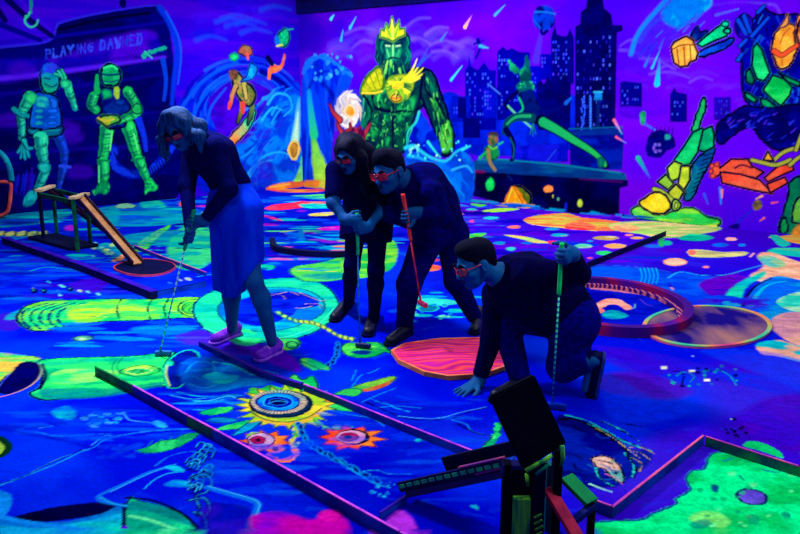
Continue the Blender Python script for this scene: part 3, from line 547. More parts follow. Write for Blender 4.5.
for k in range(60):
    x, y = rnd.uniform(240, 296), rnd.uniform(96, 180); d = rnd.uniform(-1, 1); S([x, y, x + 6, y - 8 * d - 4, x + 12, y - 4 * d - 10] if x < 286 else [x, y, x, y - 10], rnd.choice(['#1888f4', '#1048e0', '#20a0f0', '#0a20b0', '#1a60f0', '#2a20d0']), rnd.uniform(1.5, 3.4), .9, a=.75)
for a in [(268, 104, 276, 94, 288, 96, 292, 108, 284, 116), (262, 120, 272, 108, 282, 110), (250, 176, 262, 158, 280, 152, 294, 158), (242, 186, 254, 166, 272, 160)]: S(a, '#22a4f4', 2.6, 1.2)
E(262, 172, 12, 14, '#2a10c0', c2='#1830d0', a=.7, soft=4)
P([226, 140, 236, 130, 246, 118, 252, 110, 256, 112, 252, 124, 242, 138, 232, 146], '#ff7a30', '#28c880', grad=(228, 142, 248, 120), ol='#0a1a40', olw=.8)
limb([241, 96, 242, 108, 238, 122], '#a88840', '#3a4a20', 5, 3); limb([250, 98, 252, 110, 248, 124], '#6a8a40', '#1a3a30', 5, 3); P([232, 76, 238, 72, 244, 80, 252, 86, 256, 96, 250, 106, 242, 102, 236, 92], '#5a6a2c', '#98803a', n=(16, 16), ol='#0a1a30'); E(233, 75, 4.4, 5, '#7a4a3a', c2='#4a3020', n=(30, 30)); limb([236, 86, 232, 96, 230, 106], '#b08a48', '#d05040', 4, 3); S([230, 104, 229, 108], '#e04038', 4, 3); S([243, 104, 243, 112], '#d83a38', 5, 3.5); limb([244, 84, 246, 98], '#a8a040', '#c0a050', 4, 3)
P([240, 82, 248, 74, 250, 64, 256, 66, 257, 72, 250, 80], '#1878d8', '#1aa0e0', ol='#0a1a60', olw=.6)
E(234, 57, 5, 4.6, '#20c868', rim='#0a7050'); P([238, 52, 243, 45, 250, 47, 252, 54, 246, 56, 242, 54], '#8a6a40', '#a04a38', n=(20, 20), ol='#0a1030', olw=.6); S([247, 54, 248, 59], '#e05040', 3, 2)
P([270, 70, 272, 64, 280, 66, 284, 54, 285, 62, 280, 70, 272, 73], '#e8502c', '#ff7a40', n=(12, 12)); S([268, 58, 272, 64], '#101040', 5, 4); S([270, 70, 269, 78], '#ff6a40', 4, 3)
E(283.5, 38, 6.4, 9, '#1cc878', c2='#10a070', n=(20, 20), ang=14, ol='#0a3a50', olw=.8); P([274, 40, 277, 34, 280, 42, 277, 48], '#1870d8'); S([286, 30, 293, 29], '#20a090', 2, 1); S([277, 46, 282, 45], '#d0d860', 1.6)
# meteor over the water
S([299, 98, 297, 124, 294.5, 146], '#18a8e0', 2.5, 9, c2='#a0f0c0', soft=1.8); S([298, 112, 295.5, 140], '#e0f8c8', 1, 4, a=.7); E(294, 150, 5.4, 8.6, '#c88830', c2='#a87028', n=(20, 20), ol='#f0c860', olw=1.2)
P([302, 152, 299.5, 168, 293, 183, 302.5, 184, 303, 166], '#20c8a0', '#80e850', grad=(302, 152, 298, 184), soft=2)
P([266, 188, 276, 184, 292, 182, 303, 181, 303, 187, 290, 189.5, 272, 190.5], '#ff6a38', '#ff9a30', n=(4, 10)); S([270, 187, 290, 184], '#ffb850', 1.4)

# ---- meshes
def wall_mesh(cv, D, name, side):
    U, V, A = cv.p[0]; nu, nv = len(U), len(V); X, Y = np.meshgrid(U, V)
    co = np.stack([C0.x + X * D.x, C0.y + X * D.y, Y], -1).reshape(-1, 3)
    i = np.arange(nu * nv).reshape(nv, nu); q = np.stack([i[:-1, :-1], i[:-1, 1:], i[1:, 1:], i[1:, :-1]], -1).reshape(-1, 4)
    if side < 0: q = q[:, ::-1]
    me = mesh_np(name, co, q); return me, A
def set_cols(me, A):
    a = me.color_attributes.new('mural', 'FLOAT_COLOR', 'POINT')
    c = np.ones((A.size // 3, 4), np.float32); c[:, :3] = A.reshape(-1, 3); a.data.foreach_set('color', c.ravel())
def mural_mat(name, rough, spec, bump):
    m, nt, b = nmat(name, rough, spec); N = nt.nodes; K = nt.links
    at_ = N.new('ShaderNodeAttribute'); at_.attribute_name = 'mural'
    nz = N.new('ShaderNodeTexNoise'); nz.inputs['Scale'].default_value = 55; nz.inputs['Detail'].default_value = 5
    tc = N.new('ShaderNodeTexCoord'); K.new(tc.outputs['Object'], nz.inputs['Vector'])
    mr = N.new('ShaderNodeMapRange'); mr.inputs['From Min'].default_value = .3; mr.inputs['From Max'].default_value = .7; mr.inputs['To Min'].default_value = .78; mr.inputs['To Max'].default_value = 1.12; K.new(nz.outputs['Fac'], mr.inputs['Value'])
    mx = N.new('ShaderNodeVectorMath'); mx.operation = 'MULTIPLY'; K.new(at_.outputs['Color'], mx.inputs[0]); K.new(mr.outputs[0], mx.inputs[1]); K.new(mx.outputs[0], b.inputs['Base Color'])
    bp = N.new('ShaderNodeBump'); bp.inputs['Strength'].default_value = bump; bp.inputs['Distance'].default_value = .003; K.new(nz.outputs['Fac'], bp.inputs['Height']); K.new(bp.outputs[0], b.inputs['Normal'])
    return m
M_mural = mural_mat('fluorescent_mural_paint', .9, .0, .15)
for cv, D, nm, sd in ((R, WR, 'wall_right', 1), (L, WL, 'wall_left', -1)):
    me, A = wall_mesh(cv, D, nm, sd); set_cols(me, A); link(nm, me, None, M_mural, kind='structure')
# ================================================================== painted floor
def flr(px, py):
    p = gnd(px, max(py, 110)); return (p.x, p.y)
FY = np.concatenate([[1.2]])
def band(y0, y1, hw0, hw1, dx, dy): return (rng_(-hw0, hw1, dx), rng_(y0, y1, dy))
YB = [1.0, 2.6, 4.2, 6.6, 9.6, 14.4]
F = Canvas(flr, [band(-1.0, 2.6, 6.4, 6.4, .05, .05), band(2.6, 4.2, 6.4, 6.4, .007, .008), band(4.2, 6.6, 6.6, 6.6, .009, .014), band(6.6, 9.6, 6.6, 6.6, .0125, .026), band(9.6, 14.4, 6.5, 4.2, .018, .055)])
P, E, S = F.p_, F.e, F.s
def bgF(X, Y):
    n = fbm(X * .8, Y * .5, 41, 4); d = sstep(5.5, 9.5, Y); r = sstep(-1, 2.5, X)
    c = paint('#0418d4') + 0 * X[..., None]
    n1 = sstep(.4, .7, fbm(X * 1.6 + Y * .5, Y * 1.3, 8, 4))[..., None]; c = c * (1 - n1 * .8) + paint('#0638f4') * n1 * .8
    n3 = sstep(.5, .72, fbm(X * .9, Y * .7, 77, 4))[..., None]; c = c * (1 - n3 * .7) + paint('#060cb4') * n3 * .7
    t = (d * r)[..., None]; c = c * (1 - t) + paint('#3c08c0') * t
    t = (d * (1 - r))[..., None]; c = c * (1 - t * .8) + paint('#0c1cb4') * t * .8
    n2 = (sstep(.5, .66, fbm(X * .7 - Y * .4, Y * .6 + X * .3, 55, 3)) * sstep(.0, 1.0, X) * .5)[..., None]
    return c * (1 - n2) + paint('#4810c0') * n2
F.bg(bgF)
BG_ = ['#0a40ff', '#0630e8', '#0618b0', '#0a50f0', '#0418c0', '#0c2ce0']
for k in range(260):
    x, y = rnd.uniform(-10, 810), rnd.uniform(285, 540); l = rnd.uniform(6, 26) * (y / 400); d = rnd.uniform(-.25, .45)
    S([x, y, x + l * .5, y + l * .5 * d - rnd.uniform(-2, 2), x + l, y + l * d], rnd.choice(BG_), rnd.uniform(2, 7) * (y / 400), 1, a=rnd.uniform(.2, .5), soft=3, rough=1.5)
def streaks(n, box, cols, w, ln, a=(.5, 1)):
    for _ in range(n):
        x = rnd.uniform(box[0], box[2]); y = rnd.uniform(box[1], box[3]); l = rnd.uniform(*ln); h = rnd.uniform(*w) / 2
        P([x - l, y, x - l * .4, y - h, x + l * .5, y - h * .8, x + l, y + rnd.uniform(-h, h), x + l * .3, y + h, x - l * .5, y + h], rnd.choice(cols), a=rnd.uniform(*a), soft=2)
BL = ['#0a28d8', '#0830e8', '#0618a8', '#1020c8', '#081490']
# ---------------- far floor under the corner: painted water
streaks(150, (150, 196, 490, 262), ['#0a40e0', '#0860e8', '#0a20b0', '#060c80', '#1010a8', '#0a90d0', '#2a0cc0'], (1.2, 4), (10, 40))
streaks(60, (190, 192, 480, 250), ['#18b8d8', '#20c8a0', '#1080e0', '#50d060', '#a0c840', '#1aa0d0'], (1, 2.4), (5, 22), (.6, 1))
streaks(26, (200, 192, 480, 250), ['#ff4a6a', '#d028b0', '#ff7a40', '#8a18d0', '#c018a0'], (1, 2.4), (5, 16), (.6, 1))
P([265, 209, 272, 205, 290, 203, 304, 201, 314, 205, 300, 208, 280, 210], '#f0204a', '#ff3a50', n=(4, 8)); P([268, 188.6, 290, 189, 310, 189, 330, 188.6, 318, 192, 280, 192], '#e04060', '#ff8a30', n=(4, 8))
P([262, 215, 272, 217, 283, 221, 272, 219], '#e02a70'); P([302, 196, 328, 194, 332, 198, 312, 199], '#58d860', '#20a0a0', n=(4, 8)); P([310, 214, 332, 212, 332, 215, 314, 216], '#d0c040'); P([300, 204, 330, 204, 330, 208, 306, 208], '#1aa8b8', '#20d0a0')
P([318, 228, 340, 226, 360, 228, 340, 230, 322, 230], '#c81ac0'); P([305, 235, 330, 238, 350, 237, 330, 240], '#18a0e0'); P([318, 240, 345, 242, 330, 243], '#9020d0')
P([285, 232, 302, 230, 306, 240, 290, 243], '#0a30c8', '#1060d8', smooth=False); P([298, 231, 303, 231, 304, 239, 299, 239], '#1070c8')
# teal water by the trestle
P([80, 214, 110, 206, 150, 204, 190, 208, 206, 216, 190, 222, 150, 226, 110, 226, 84, 222], '#0a50b8', '#0c88a8', n=(2, 4), soft=4)
P([-10, 210, 30, 206, 70, 210, 60, 220, 20, 226, -10, 226], '#0a3cb0', '#0c7898', n=(2, 4), soft=4)
streaks(40, (0, 204, 200, 262), ['#0c78c0', '#0a50c8', '#0cb0b0', '#060c78', '#08189a', '#18a0a8'], (1.2, 3), (8, 26))
P([104, 216, 112, 206, 120, 210, 116, 224, 106, 224], '#0c98a8', a=.7, soft=3); P([115, 206, 124, 203, 135, 205, 132, 208, 118, 208], '#70b890', ol='#062060', olw=.7); P([140, 203, 150, 199, 160, 201, 166, 207, 150, 208, 142, 207], '#0c9cb0', '#20b898', n=(4, 8)); E(182, 204, 3, 2.4, '#e05050')
for x in range(-6, 46, 11): P([x, 233 - x * .02, x + 9, 231, x + 10, 234.5, x + 1, 236.5], '#86b070', '#a8b060', ol='#062030', olw=.8)
S([-10, 236, 20, 236, 44, 233], '#3a6a50', 3, 2, a=.6)
P([94, 246, 108, 243, 122, 250, 130, 258, 112, 256, 98, 250], '#18a0a0', '#0a70b0', n=(6, 10)); R_ = F.dots; R_(14, (92, 243, 128, 256), ['#70d0a0', '#50c0c0', '#a0c880'], (.8, 1.8), asp=2)
P([112, 261, 118, 257, 125, 253, 124, 259, 116, 262], '#f0a070', '#d08050')
P([133, 249, 140, 241, 152, 233, 166, 226, 170, 225, 169, 229, 156, 240, 146, 250, 138, 252], '#30c848', '#78d83c', n=(9, 9), rim='#0c7a50', rimw=2)
for k in range(6): S([138 + k * 5, 249 - k * 4, 141 + k * 5, 243 - k * 3.4], '#0e6a40', 1)
E(70, 228, 5, 3, '#b020c0', a=.7, soft=3)
P([168, 244, 180, 228, 196, 224, 216, 226, 220, 250, 206, 266, 186, 270, 170, 262], '#129a98', '#34c07a', n=(5, 5), soft=3)
P([118, 238, 140, 233, 180, 230, 190, 240, 150, 244, 124, 248], '#0c8898', '#18b088', n=(4, 6), a=.7, soft=3)
for k in range(90):
    x, y = rnd.uniform(60, 345), rnd.uniform(204, 280); l = rnd.uniform(6, 22); S([x - l, y + rnd.uniform(-1, 1), x, y - rnd.uniform(0, 2), x + l, y + rnd.uniform(-1, 1)], rnd.choice(['#04084a', '#060a6a', '#0818a0', '#0a48c0', '#18a890', '#0c30d8']), rnd.uniform(2, 5), 1, a=rnd.uniform(.4, .9), rough=2)
# ---------------- mid left: blue bays, specks and the long painted log
P([-10, 262, 40, 256, 90, 268, 120, 286, 100, 296, 50, 298, -10, 302], '#0a1cd4', '#0a34e8', n=(3, 6), soft=6)
streaks(34, (0, 258, 130, 300), ['#0a48e8', '#0a60d8', '#0810a0', '#2a10c0', '#0a30f0'], (2, 4), (10, 34))
S([30, 271, 48, 267, 72, 270], '#18a8b0', 2.5, 1.4); P([70, 284, 96, 278, 108, 284, 96, 292, 78, 292], '#3a0cb8', a=.8, soft=4); E(8, 322, 14, 9, '#3c0cb0', a=.7, soft=5)
for x, y in [(34, 289), (43, 290), (49, 282), (58, 291), (62, 286), (60, 295), (71, 289), (80, 291), (88, 292), (98, 294), (180, 280), (188, 279), (170, 283)]: E(x, y, rnd.uniform(1.6, 3.6), rnd.uniform(.6, 1.3), rnd.choice(['#30a0d0', '#60c8c0', '#a0b8a0', '#2060d0']), ang=20)
for x, y in [(34, 291), (44, 291), (70, 289)]: E(x, y, 3.4, 2.6, '#040a50', c2='#0a1a80'); E(x - .6, y - .6, 1.1, .8, '#2aa0a0')
P([6, 316, 30, 306, 60, 299, 60, 304, 30, 314, 10, 320], '#0c98b0', '#10b0a0', a=.8, soft=3)
P([17, 316, 26, 306, 46, 301, 76, 300, 100, 299, 120, 299, 150, 299, 186, 297, 204, 298, 213, 304, 213, 313, 204, 318, 180, 318, 150, 320, 120, 321, 96, 322, 66, 327, 44, 331, 30, 330, 20, 324], '#18c068', '#6ad838', n=(7, 12), ol='#06104a', olw=1.6)
P([72, 308, 110, 304, 150, 306, 170, 310, 140, 315, 96, 318, 70, 319], '#a0d030', '#3ccc58', n=(5, 14), a=.9, soft=3)
for x in range(24, 68, 9): S([x + 24, 303, x + 2, 310, x - 2, 320, x + 8, 329], '#063a6a', 2.6, 2, rough=2); S([x + 28, 303, x + 6, 311, x + 3, 320], '#30e080', 1.5)
for k in range(26): x = rnd.uniform(70, 176); y = rnd.uniform(302, 318); S([x, y, x + rnd.uniform(6, 18), y + rnd.uniform(-1.5, 1.5)], rnd.choice(['#e0d840', '#0c8048', '#0a6050', '#c8e850', '#10b060']), 1.2, .8)
for x in (119, 150, 166): S([x + 3, 298, x - 2, 308, x + 1, 321], '#0a5040', 2, 1.6, rough=1.5)
E(195, 308, 17, 8.6, '#7cd82e', c2='#30c850', n=(9, 14), ol='#06303a', olw=1.2); E(194, 308, 12, 6, '#3cc840', ol='#06403a', olw=1); S([184, 308, 190, 304, 199, 304, 202, 309, 196, 312, 189, 311, 191, 308, 197, 308], '#06403a', 1.4)
streaks(30, (60, 322, 210, 350), ['#0868e0', '#0a48e0', '#0c90d0', '#0a18b0'], (2, 4), (10, 30)); E(160, 330, 30, 5, '#0c70d8', a=.7, soft=5)
P([73, 339, 78, 336, 90, 336, 93, 339, 84, 341, 76, 341], '#3a8a80', '#60b080', ol='#040a50'); E(82, 339, 4, 1.2, '#a0d0a0')
P([196, 334, 214, 336, 240, 350, 262, 360, 296, 372, 300, 366, 286, 352, 260, 344, 226, 336], '#4a0cc8', '#5a10d8', n=(4, 6), soft=3, a=.9)
P([176, 336, 204, 330, 230, 340, 250, 348, 240, 356, 205, 346, 186, 344], '#3c0cc4', '#4a10d0', soft=5, a=.7)
# ---------------- big painted tube below it
P([-6, 388, 4, 378, 20, 362, 40, 361, 34, 356, 10, 356, -6, 360], '#24c858', '#c0c838', n=(6, 9), ol='#06124a')
P([-6, 354, 20, 355, 40, 359, 30, 366, 10, 374, -6, 376], '#30d060', '#e0b040', n=(5, 12), a=.85, soft=3)
P([38, 361, 60, 358, 100, 357, 130, 356, 160, 353, 176, 352, 168, 360, 164, 370, 166, 380, 172, 387, 158, 386, 130, 390, 104, 396, 70, 398, 44, 400, 30, 394, 40, 386, 42, 372], '#08b070', '#2ce868', n=(4, 10), ol='#06124a', olw=1.6)
P([54, 372, 80, 368, 104, 370, 120, 372, 100, 380, 70, 384, 52, 382], '#90f060', '#30e878', n=(6, 16), a=.85, soft=4); P([40, 390, 70, 388, 110, 388, 160, 382, 160, 386, 110, 396, 50, 399], '#067a90', '#0a9078', n=(6, 9), a=.8, soft=4)
P([46, 362, 80, 359, 130, 357, 160, 355, 150, 360, 100, 362, 50, 366], '#0a9a88', '#10b888', a=.7, soft=3)
P([0, 389, 10, 376, 20, 364, 30, 362, 38, 365, 40, 374, 34, 383, 22, 389, 6, 394], '#05043c', '#08085a', ol='#040430'); S([-6, 398, 8, 395, 22, 390, 34, 383, 41, 374, 41, 366, 36, 361], '#e08060', 1.8, 1.6, c2='#28b0a0'); S([40, 389, 46, 376, 42, 364], '#04083c', 3)
P([119, 372, 130, 367, 142, 365, 156, 367, 160, 371, 148, 375, 134, 376], '#a8e848', '#30c858', ol='#066a40'); P([126, 371.5, 138, 368, 152, 370, 142, 374, 132, 374], '#28b058', ol='#c0f070', olw=.8); S([131, 371, 137, 370, 144, 371, 138, 373], '#064a38', 1.3)
S([116, 360, 112, 368, 116, 378], '#067858', 1.6); S([122, 358, 117, 366, 120, 374], '#067858', 1.4)
P([168, 386, 164, 372, 168, 361, 180, 352, 192, 350, 199, 355, 198, 366, 190, 374, 182, 386, 172, 388], '#05064a', '#0a20a0', n=(9, 9), ol='#08d0a0', olw=1); S([168, 362, 166, 374, 170, 386], '#c0e060', 1.6); E(170, 363, 3.4, 3, '#20d8a0')
# swirl of water out of the tube
P([178, 370, 190, 358, 215, 358, 240, 364, 262, 372, 276, 378, 262, 386, 240, 388, 214, 392, 190, 390], '#0850d8', '#0c80e8', n=(4, 8), soft=5)
for a in [(186, 372, 196, 362, 212, 364, 214, 374, 204, 380, 194, 376), (190, 384, 206, 388, 222, 380, 220, 368), (214, 362, 236, 366, 250, 374, 262, 374), (200, 392, 225, 390, 245, 382), (236, 360, 254, 368, 278, 374), (178, 392, 196, 396, 220, 397, 236, 396), (188, 400, 210, 401, 232, 398)]: S(a, rnd.choice(['#0cb0e8', '#1890f0', '#20c8e0']), 3, 1.4, rough=1.5)
P([203, 376, 214, 372, 224, 374, 238, 376, 232, 382, 216, 383], '#18d0d8', '#10a8e0', n=(9, 12), soft=3)
streaks(26, (170, 392, 250, 410), ['#0a60e8', '#0830d8', '#1a90e8', '#0614a0'], (1.6, 3), (8, 24))
S([195, 402, 212, 400, 228, 396, 236, 398], '#40c8e0', 1.4); S([170, 395, 190, 399, 206, 398], '#30b8e0', 1.2)
# ---------------- big ring with the broken edge
P([193, 312, 200, 298, 225, 286, 258, 280, 295, 278, 322, 284, 337, 298, 337, 312, 322, 328, 296, 338, 262, 343, 232, 340, 206, 330], '#12a89a', '#20c890', n=(3, 6), ol='#060c60', olw=1.2)
P([218, 312, 224, 300, 246, 291, 276, 287, 306, 290, 322, 299, 324, 310, 312, 320, 286, 329, 256, 331, 232, 326], '#08a0b8', '#0a60d0', n=(3, 6), ol='#045a70'); P([228, 312, 236, 302, 262, 294, 296, 292, 316, 298, 318, 306, 300, 308, 290, 316, 262, 326, 240, 322], '#0618b0', '#0a2ad0', n=(5, 8))
for a in [(262, 293, 276, 294, 290, 292, 300, 296), (300, 293, 312, 298, 320, 301, 326, 300), (306, 304, 318, 304, 322, 308), (296, 308, 304, 308, 312, 306), (268, 296, 280, 295, 286, 299)]: S(a, '#b08878', 2, 1, rough=1.4); S([q + .8 for q in a], '#0a0a70', 1.4)
S([204, 328, 240, 338, 280, 338, 316, 326, 334, 308], '#38e0b0', 2, 1.5); S([242, 330, 262, 340, 270, 344], '#04306a', 1.6); S([222, 290, 256, 282, 300, 281], '#30d8b8', 1.6)
P([230, 326, 250, 330, 262, 340, 246, 346, 226, 338], '#28d070', '#18b090', n=(6, 9), a=.9)
# leaf pads and the chain
P([290, 272, 296, 266, 318, 263, 345, 256, 352, 262, 350, 276, 330, 281, 304, 281], '#18a078', '#4cc848', n=(4, 8), ol='#064050', olw=.9); S([292, 271, 318, 271, 346, 272], '#c8c838', 1.6); P([300, 276, 326, 274, 346, 275, 330, 280], '#0c8090', a=.7)
P([340, 262, 352, 250, 372, 248, 392, 240, 398, 252, 392, 268, 372, 276, 348, 278], '#20b050', '#70d038', n=(4, 8), soft=2); S([350, 256, 372, 252, 394, 254], '#c8d840', 1.6)
E(267, 267, 8, 3, '#18b890', ol='#0a4060', olw=.7); streaks(26, (262, 246, 345, 272), ['#0a60e0', '#0c90d0', '#3a10c0', '#f06080', '#0810a0'], (1, 2.4), (5, 16))
for k in range(14):
    t = k / 13; x = 279 + 72 * t; y = 313 + 25 * t + 2 * math.sin(t * 9); E(x, y, 3.4, 1.9, '#8ac048' if t > .3 else '#50b878', ang=22, ol='#0a3040', olw=.7); E(x, y, 1.4, .7, '#c8c850')
P([272, 341, 284, 338, 297, 339, 300, 345, 290, 350, 276, 349], '#20a858', '#58c848', n=(8, 10), ol='#063a3a'); E(292, 345, 6, 3.6, '#106a48', c2='#38b050', n=(20, 20), ol='#063a3a')
P([341, 348, 347, 343, 360, 343, 376, 342, 384, 346, 393, 354, 384, 352, 376, 356, 360, 358, 346, 355], '#18a04c', '#48c840', n=(6, 9), ol='#063038', olw=1.1); P([350, 352, 362, 350, 372, 352, 362, 355], '#0a2a80'); S([348, 348, 362, 346, 378, 347], '#80e050', 1.4)
streaks(18, (395, 292, 470, 322), ['#10b0c0', '#0a70d0', '#18c8a0', '#0c40d8'], (1.4, 3), (6, 18)); P([400, 300, 426, 298, 452, 300, 456, 304, 430, 306, 404, 304], '#18c0a0', '#30c8c0', n=(4, 9)); E(428, 308, 10, 3.6, '#0a6a90', ol='#18b0b0'); R_(16, (410, 304, 452, 320), ['#30c0a8', '#60d0b0', '#1080c0'], (.8, 1.6), asp=2)
P([412, 266, 424, 264, 440, 266, 438, 270, 420, 271], '#f0503a', '#ff7a40'); E(432, 260, 8, 1.6, '#d04068'); P([445, 280, 470, 282, 470, 292, 446, 288], '#0a1060', '#0c3090')
# ---------------- far middle: bright shards and ovals in front of the ledge
streaks(60, (440, 206, 700, 262), ['#3a0cd0', '#4a08b8', '#1a10b0', '#0a28c8', '#5a0cd8'], (2, 5), (12, 40))
P([524, 219, 540, 215, 566, 213, 580, 217, 600, 219, 622, 222, 640, 226, 628, 230, 600, 231, 570, 229, 545, 226, 530, 224], '#f06a40', '#c8b040', n=(3, 9), lo=.45, hi=.55); S([530, 224, 552, 227, 576, 228, 596, 231], '#e0d860', 2); S([538, 215, 560, 216, 576, 220], '#60b060', 2); P([566, 224, 580, 222, 596, 226, 590, 230, 568, 229], '#ff3a30', '#ff6a48')
P([610, 224, 640, 221, 690, 224, 716, 226, 720, 230, 690, 236, 660, 238, 640, 234, 614, 230], '#d8c080', '#9ac860', n=(3, 9), soft=3); P([612, 226, 630, 225, 640, 229, 622, 232], '#ffb070', '#e08860'); S([640, 228, 670, 230, 700, 229], '#ffc890', 3, 2)
P([470, 204, 480, 202, 488, 204, 480, 207], '#50c048'); P([482, 211, 500, 208, 520, 209, 500, 212], '#90d040'); P([456, 238, 470, 234, 486, 233, 478, 238, 458, 241], '#50c838', '#28b060', n=(5, 9)); P([503, 235, 512, 235, 528, 237, 540, 240, 550, 243, 536, 243, 520, 239], '#d8b058', '#a8c860', n=(5, 9)); P([548, 241, 558, 241, 560, 244, 550, 244], '#f02a60')
for x, y, rx, ry, c in [(514, 227, 7, 1.6, '#e06a60'), (491, 218, 8, 1.4, '#20b8b0'), (560, 235, 9, 1.6, '#18a0b8'), (499, 243, 6, 1.6, '#1890c0'), (511, 249, 4.6, 1.8, '#30c0b0'), (583, 246, 9, 2.2, '#50c0a0'), (615, 246, 11, 2.4, '#ffa058'), (604, 253, 8, 2.1, '#28c868'), (590, 241, 3, 1, '#2080d0'), (593, 274, 6, 1.6, '#ff8a78'), (606, 238, 13, 2.2, '#b09048'), (527, 243, 6, 1.2, '#1060d0'), (472, 221, 2.4, 1.6, '#e04090'), (569, 208, 22, 2.2, '#0c80b0'), (629, 235, 4, 1, '#ff7a70'), (636, 269, 3.4, 1.6, '#ffb0a0'), (637, 238, 7, 1.2, '#e0a050'), (552, 229, 7, 1.2, '#1a90d0'), (654, 246, 10, 1.8, '#2060d8'), (590, 258, 3, 1, '#e04880'), (672, 289, 5, 1.8, '#f0a0a0'), (706, 267, 3, 1.2, '#ff7a90')]: E(x, y, rx, ry, c, c2='#d0d0a0' if rx > 8 else None, n=(4, 14), soft=1.6, lo=.6, hi=.8)
E(675, 262, 11.5, 3.8, '#ffa890', c2='#ffc0a0', n=(6, 12), ol='#e07060', olw=.7)
P([687, 253, 690, 249.5, 705, 250, 724, 252, 742, 251.5, 749, 253, 740, 256, 716, 257.5, 694, 257], '#a8a070', '#d0c878', n=(4, 14)); E(692, 252.5, 4.4, 2.6, '#ff6a60'); P([678, 238, 690, 234, 706, 235, 714, 238, 700, 241, 684, 240], '#12a888', '#20c890', n=(4, 9)); E(731, 239, 6, 1.8, '#ffa0a0'); E(720, 245, 8, 2, '#1060e0'); E(742, 245, 4, 1.4, '#1080e0'); P([659, 238, 664, 238, 664, 246, 659, 246], '#28a858'); E(667, 243, 5, 2.4, '#18b088')
S([750, 257, 754, 253], '#ffa0a0', 2); P([769, 238, 776, 235, 784, 240, 800, 244, 830, 244, 830, 240, 800, 234], '#e09038', '#c0b050', n=(3, 9)); P([770, 236, 778, 236, 790, 244, 780, 246], '#20b8a0'); P([768, 252, 776, 248, 800, 248, 830, 250, 830, 258, 790, 256], '#18b8a8', '#60c870', n=(3, 9))
# ---------------- right: swooping water, peach foam and disc surroundings
P([560, 268, 600, 266, 640, 268, 672, 274, 668, 286, 690, 300, 640, 300, 600, 282, 560, 280], '#0838d8', '#0a50e4', n=(2, 5), soft=3); S([556, 266, 600, 265, 640, 267, 670, 272], '#2060e8', 1.6)
for x in range(640, 660, 4): S([x, 268, x + 2, 276, x, 284], '#0ca0e0', 1.6, .8)
P([668, 276, 684, 271, 704, 276, 726, 276, 744, 272, 760, 266, 766, 268, 750, 280, 724, 294, 716, 308, 690, 306, 674, 290], '#0838e0', '#0c50e8', n=(3, 5), soft=2); S([668, 278, 680, 272, 700, 275, 724, 275, 744, 270, 766, 264], '#28b0d8', 1.8, 1.2)
P([700, 282, 740, 272, 770, 264, 772, 268, 740, 282, 722, 298, 716, 306, 710, 296], '#5a10b8', '#2a10d0', n=(3, 6), soft=3)
P([757, 256, 770, 252, 800, 262, 830, 268, 830, 296, 800, 286, 776, 278, 764, 282, 750, 276, 764, 266], '#e09878', '#ffb898', n=(3, 6), soft=3); P([758, 257, 772, 256, 786, 264, 776, 268, 764, 264], '#1ab8b8', '#80c890', a=.9, soft=2)
P([724, 312, 724, 298, 734, 286, 752, 276, 766, 271, 762, 278, 750, 284, 742, 296, 740, 314], '#10b4c0', '#1cc8a8', n=(4, 6), soft=2.5)
P([742, 314, 746, 298, 758, 284, 776, 276, 800, 280, 830, 288, 830, 330, 770, 324], '#0a60e4', '#0890d8', n=(3, 5), soft=2); S([741, 314, 746, 298, 756, 286, 772, 278], '#08084a', 4, 2); S([750, 308, 756, 296, 768, 285, 786, 281], '#10b8d8', 5, 2, soft=2)
P([776, 302, 790, 294, 804, 292, 830, 296, 830, 314, 796, 312], '#28c8b0', '#a0d8b0', n=(5, 9)); P([770, 324, 780, 314, 800, 312, 830, 314, 830, 348, 800, 346, 780, 336], '#c08098', '#e0a090', n=(4, 6), soft=3)
P([756, 344, 780, 340, 800, 346, 830, 350, 830, 368, 800, 362, 776, 356, 762, 354], '#e0a088', '#10b0c0', n=(3, 6), soft=2, lo=.5, hi=.6)
streaks(30, (690, 296, 760, 312), ['#3a10c0', '#1c20d8', '#0a40e0'], (2, 4), (8, 22))
for k in range(12): x0 = 590 + k * 14; P([x0, 345 + k * 3, x0 + 60, 352 + k * 3, x0 + 130, 372 + k * 3, x0 + 90, 372 + k * 3, x0 + 30, 358 + k * 3], rnd.choice(['#0a2ce8', '#0c38f0', '#3a14c8', '#1a1cd8']), soft=9, a=.3)
P([600, 376, 640, 372, 690, 388, 680, 398, 640, 398, 604, 390], '#4a0cb0', a=.75, soft=12); P([600, 352, 630, 350, 680, 370, 650, 374, 616, 366], '#3a0cc0', a=.5, soft=10); P([735, 420, 770, 398, 830, 396, 830, 450, 770, 446], '#4410b4', '#380cc0', a=.8, soft=10); P([606, 374, 650, 396, 690, 412, 640, 424, 606, 412], '#0c30f0', a=.55, soft=9); P([700, 350, 760, 374, 830, 400, 830, 372, 770, 352], '#0c38f0', a=.5, soft=9)
for x, y in [(664, 367.5), (692, 371), (707, 380)]: P([x - 3, y - 1.2, x + 3, y - 1.2, x + 3, y + 1.4, x - 3, y + 1.4], '#e8e8d0', smooth=False)
S([670, 371, 700, 372, 726, 370], '#06085a', 1.4); S([676, 376, 684, 372, 694, 376, 690, 382], '#0c8090', 1.8, 1); S([722, 371, 730, 376, 736, 385], '#1080b8', 2.4, 1.2, rough=1); S([684, 376, 682, 384], '#08086a', 2); R_(22, (668, 366, 738, 386), ['#0c70a8', '#0a1070', '#18a0a0'], (.7, 1.6), asp=1.6)
R_(16, (724, 418, 750, 442), ['#08084a', '#0a0a5a'], (.6, 1.6), asp=1.5); E(693, 356, 1, .7, '#80a0f0'); E(731, 419, 1, .8, '#a0c0e0')
P([556, 300, 566, 290, 600, 286, 640, 292, 670, 304, 672, 312, 650, 322, 610, 325, 570, 322], '#0810a0', '#0a1cc0', n=(3, 5), soft=2)
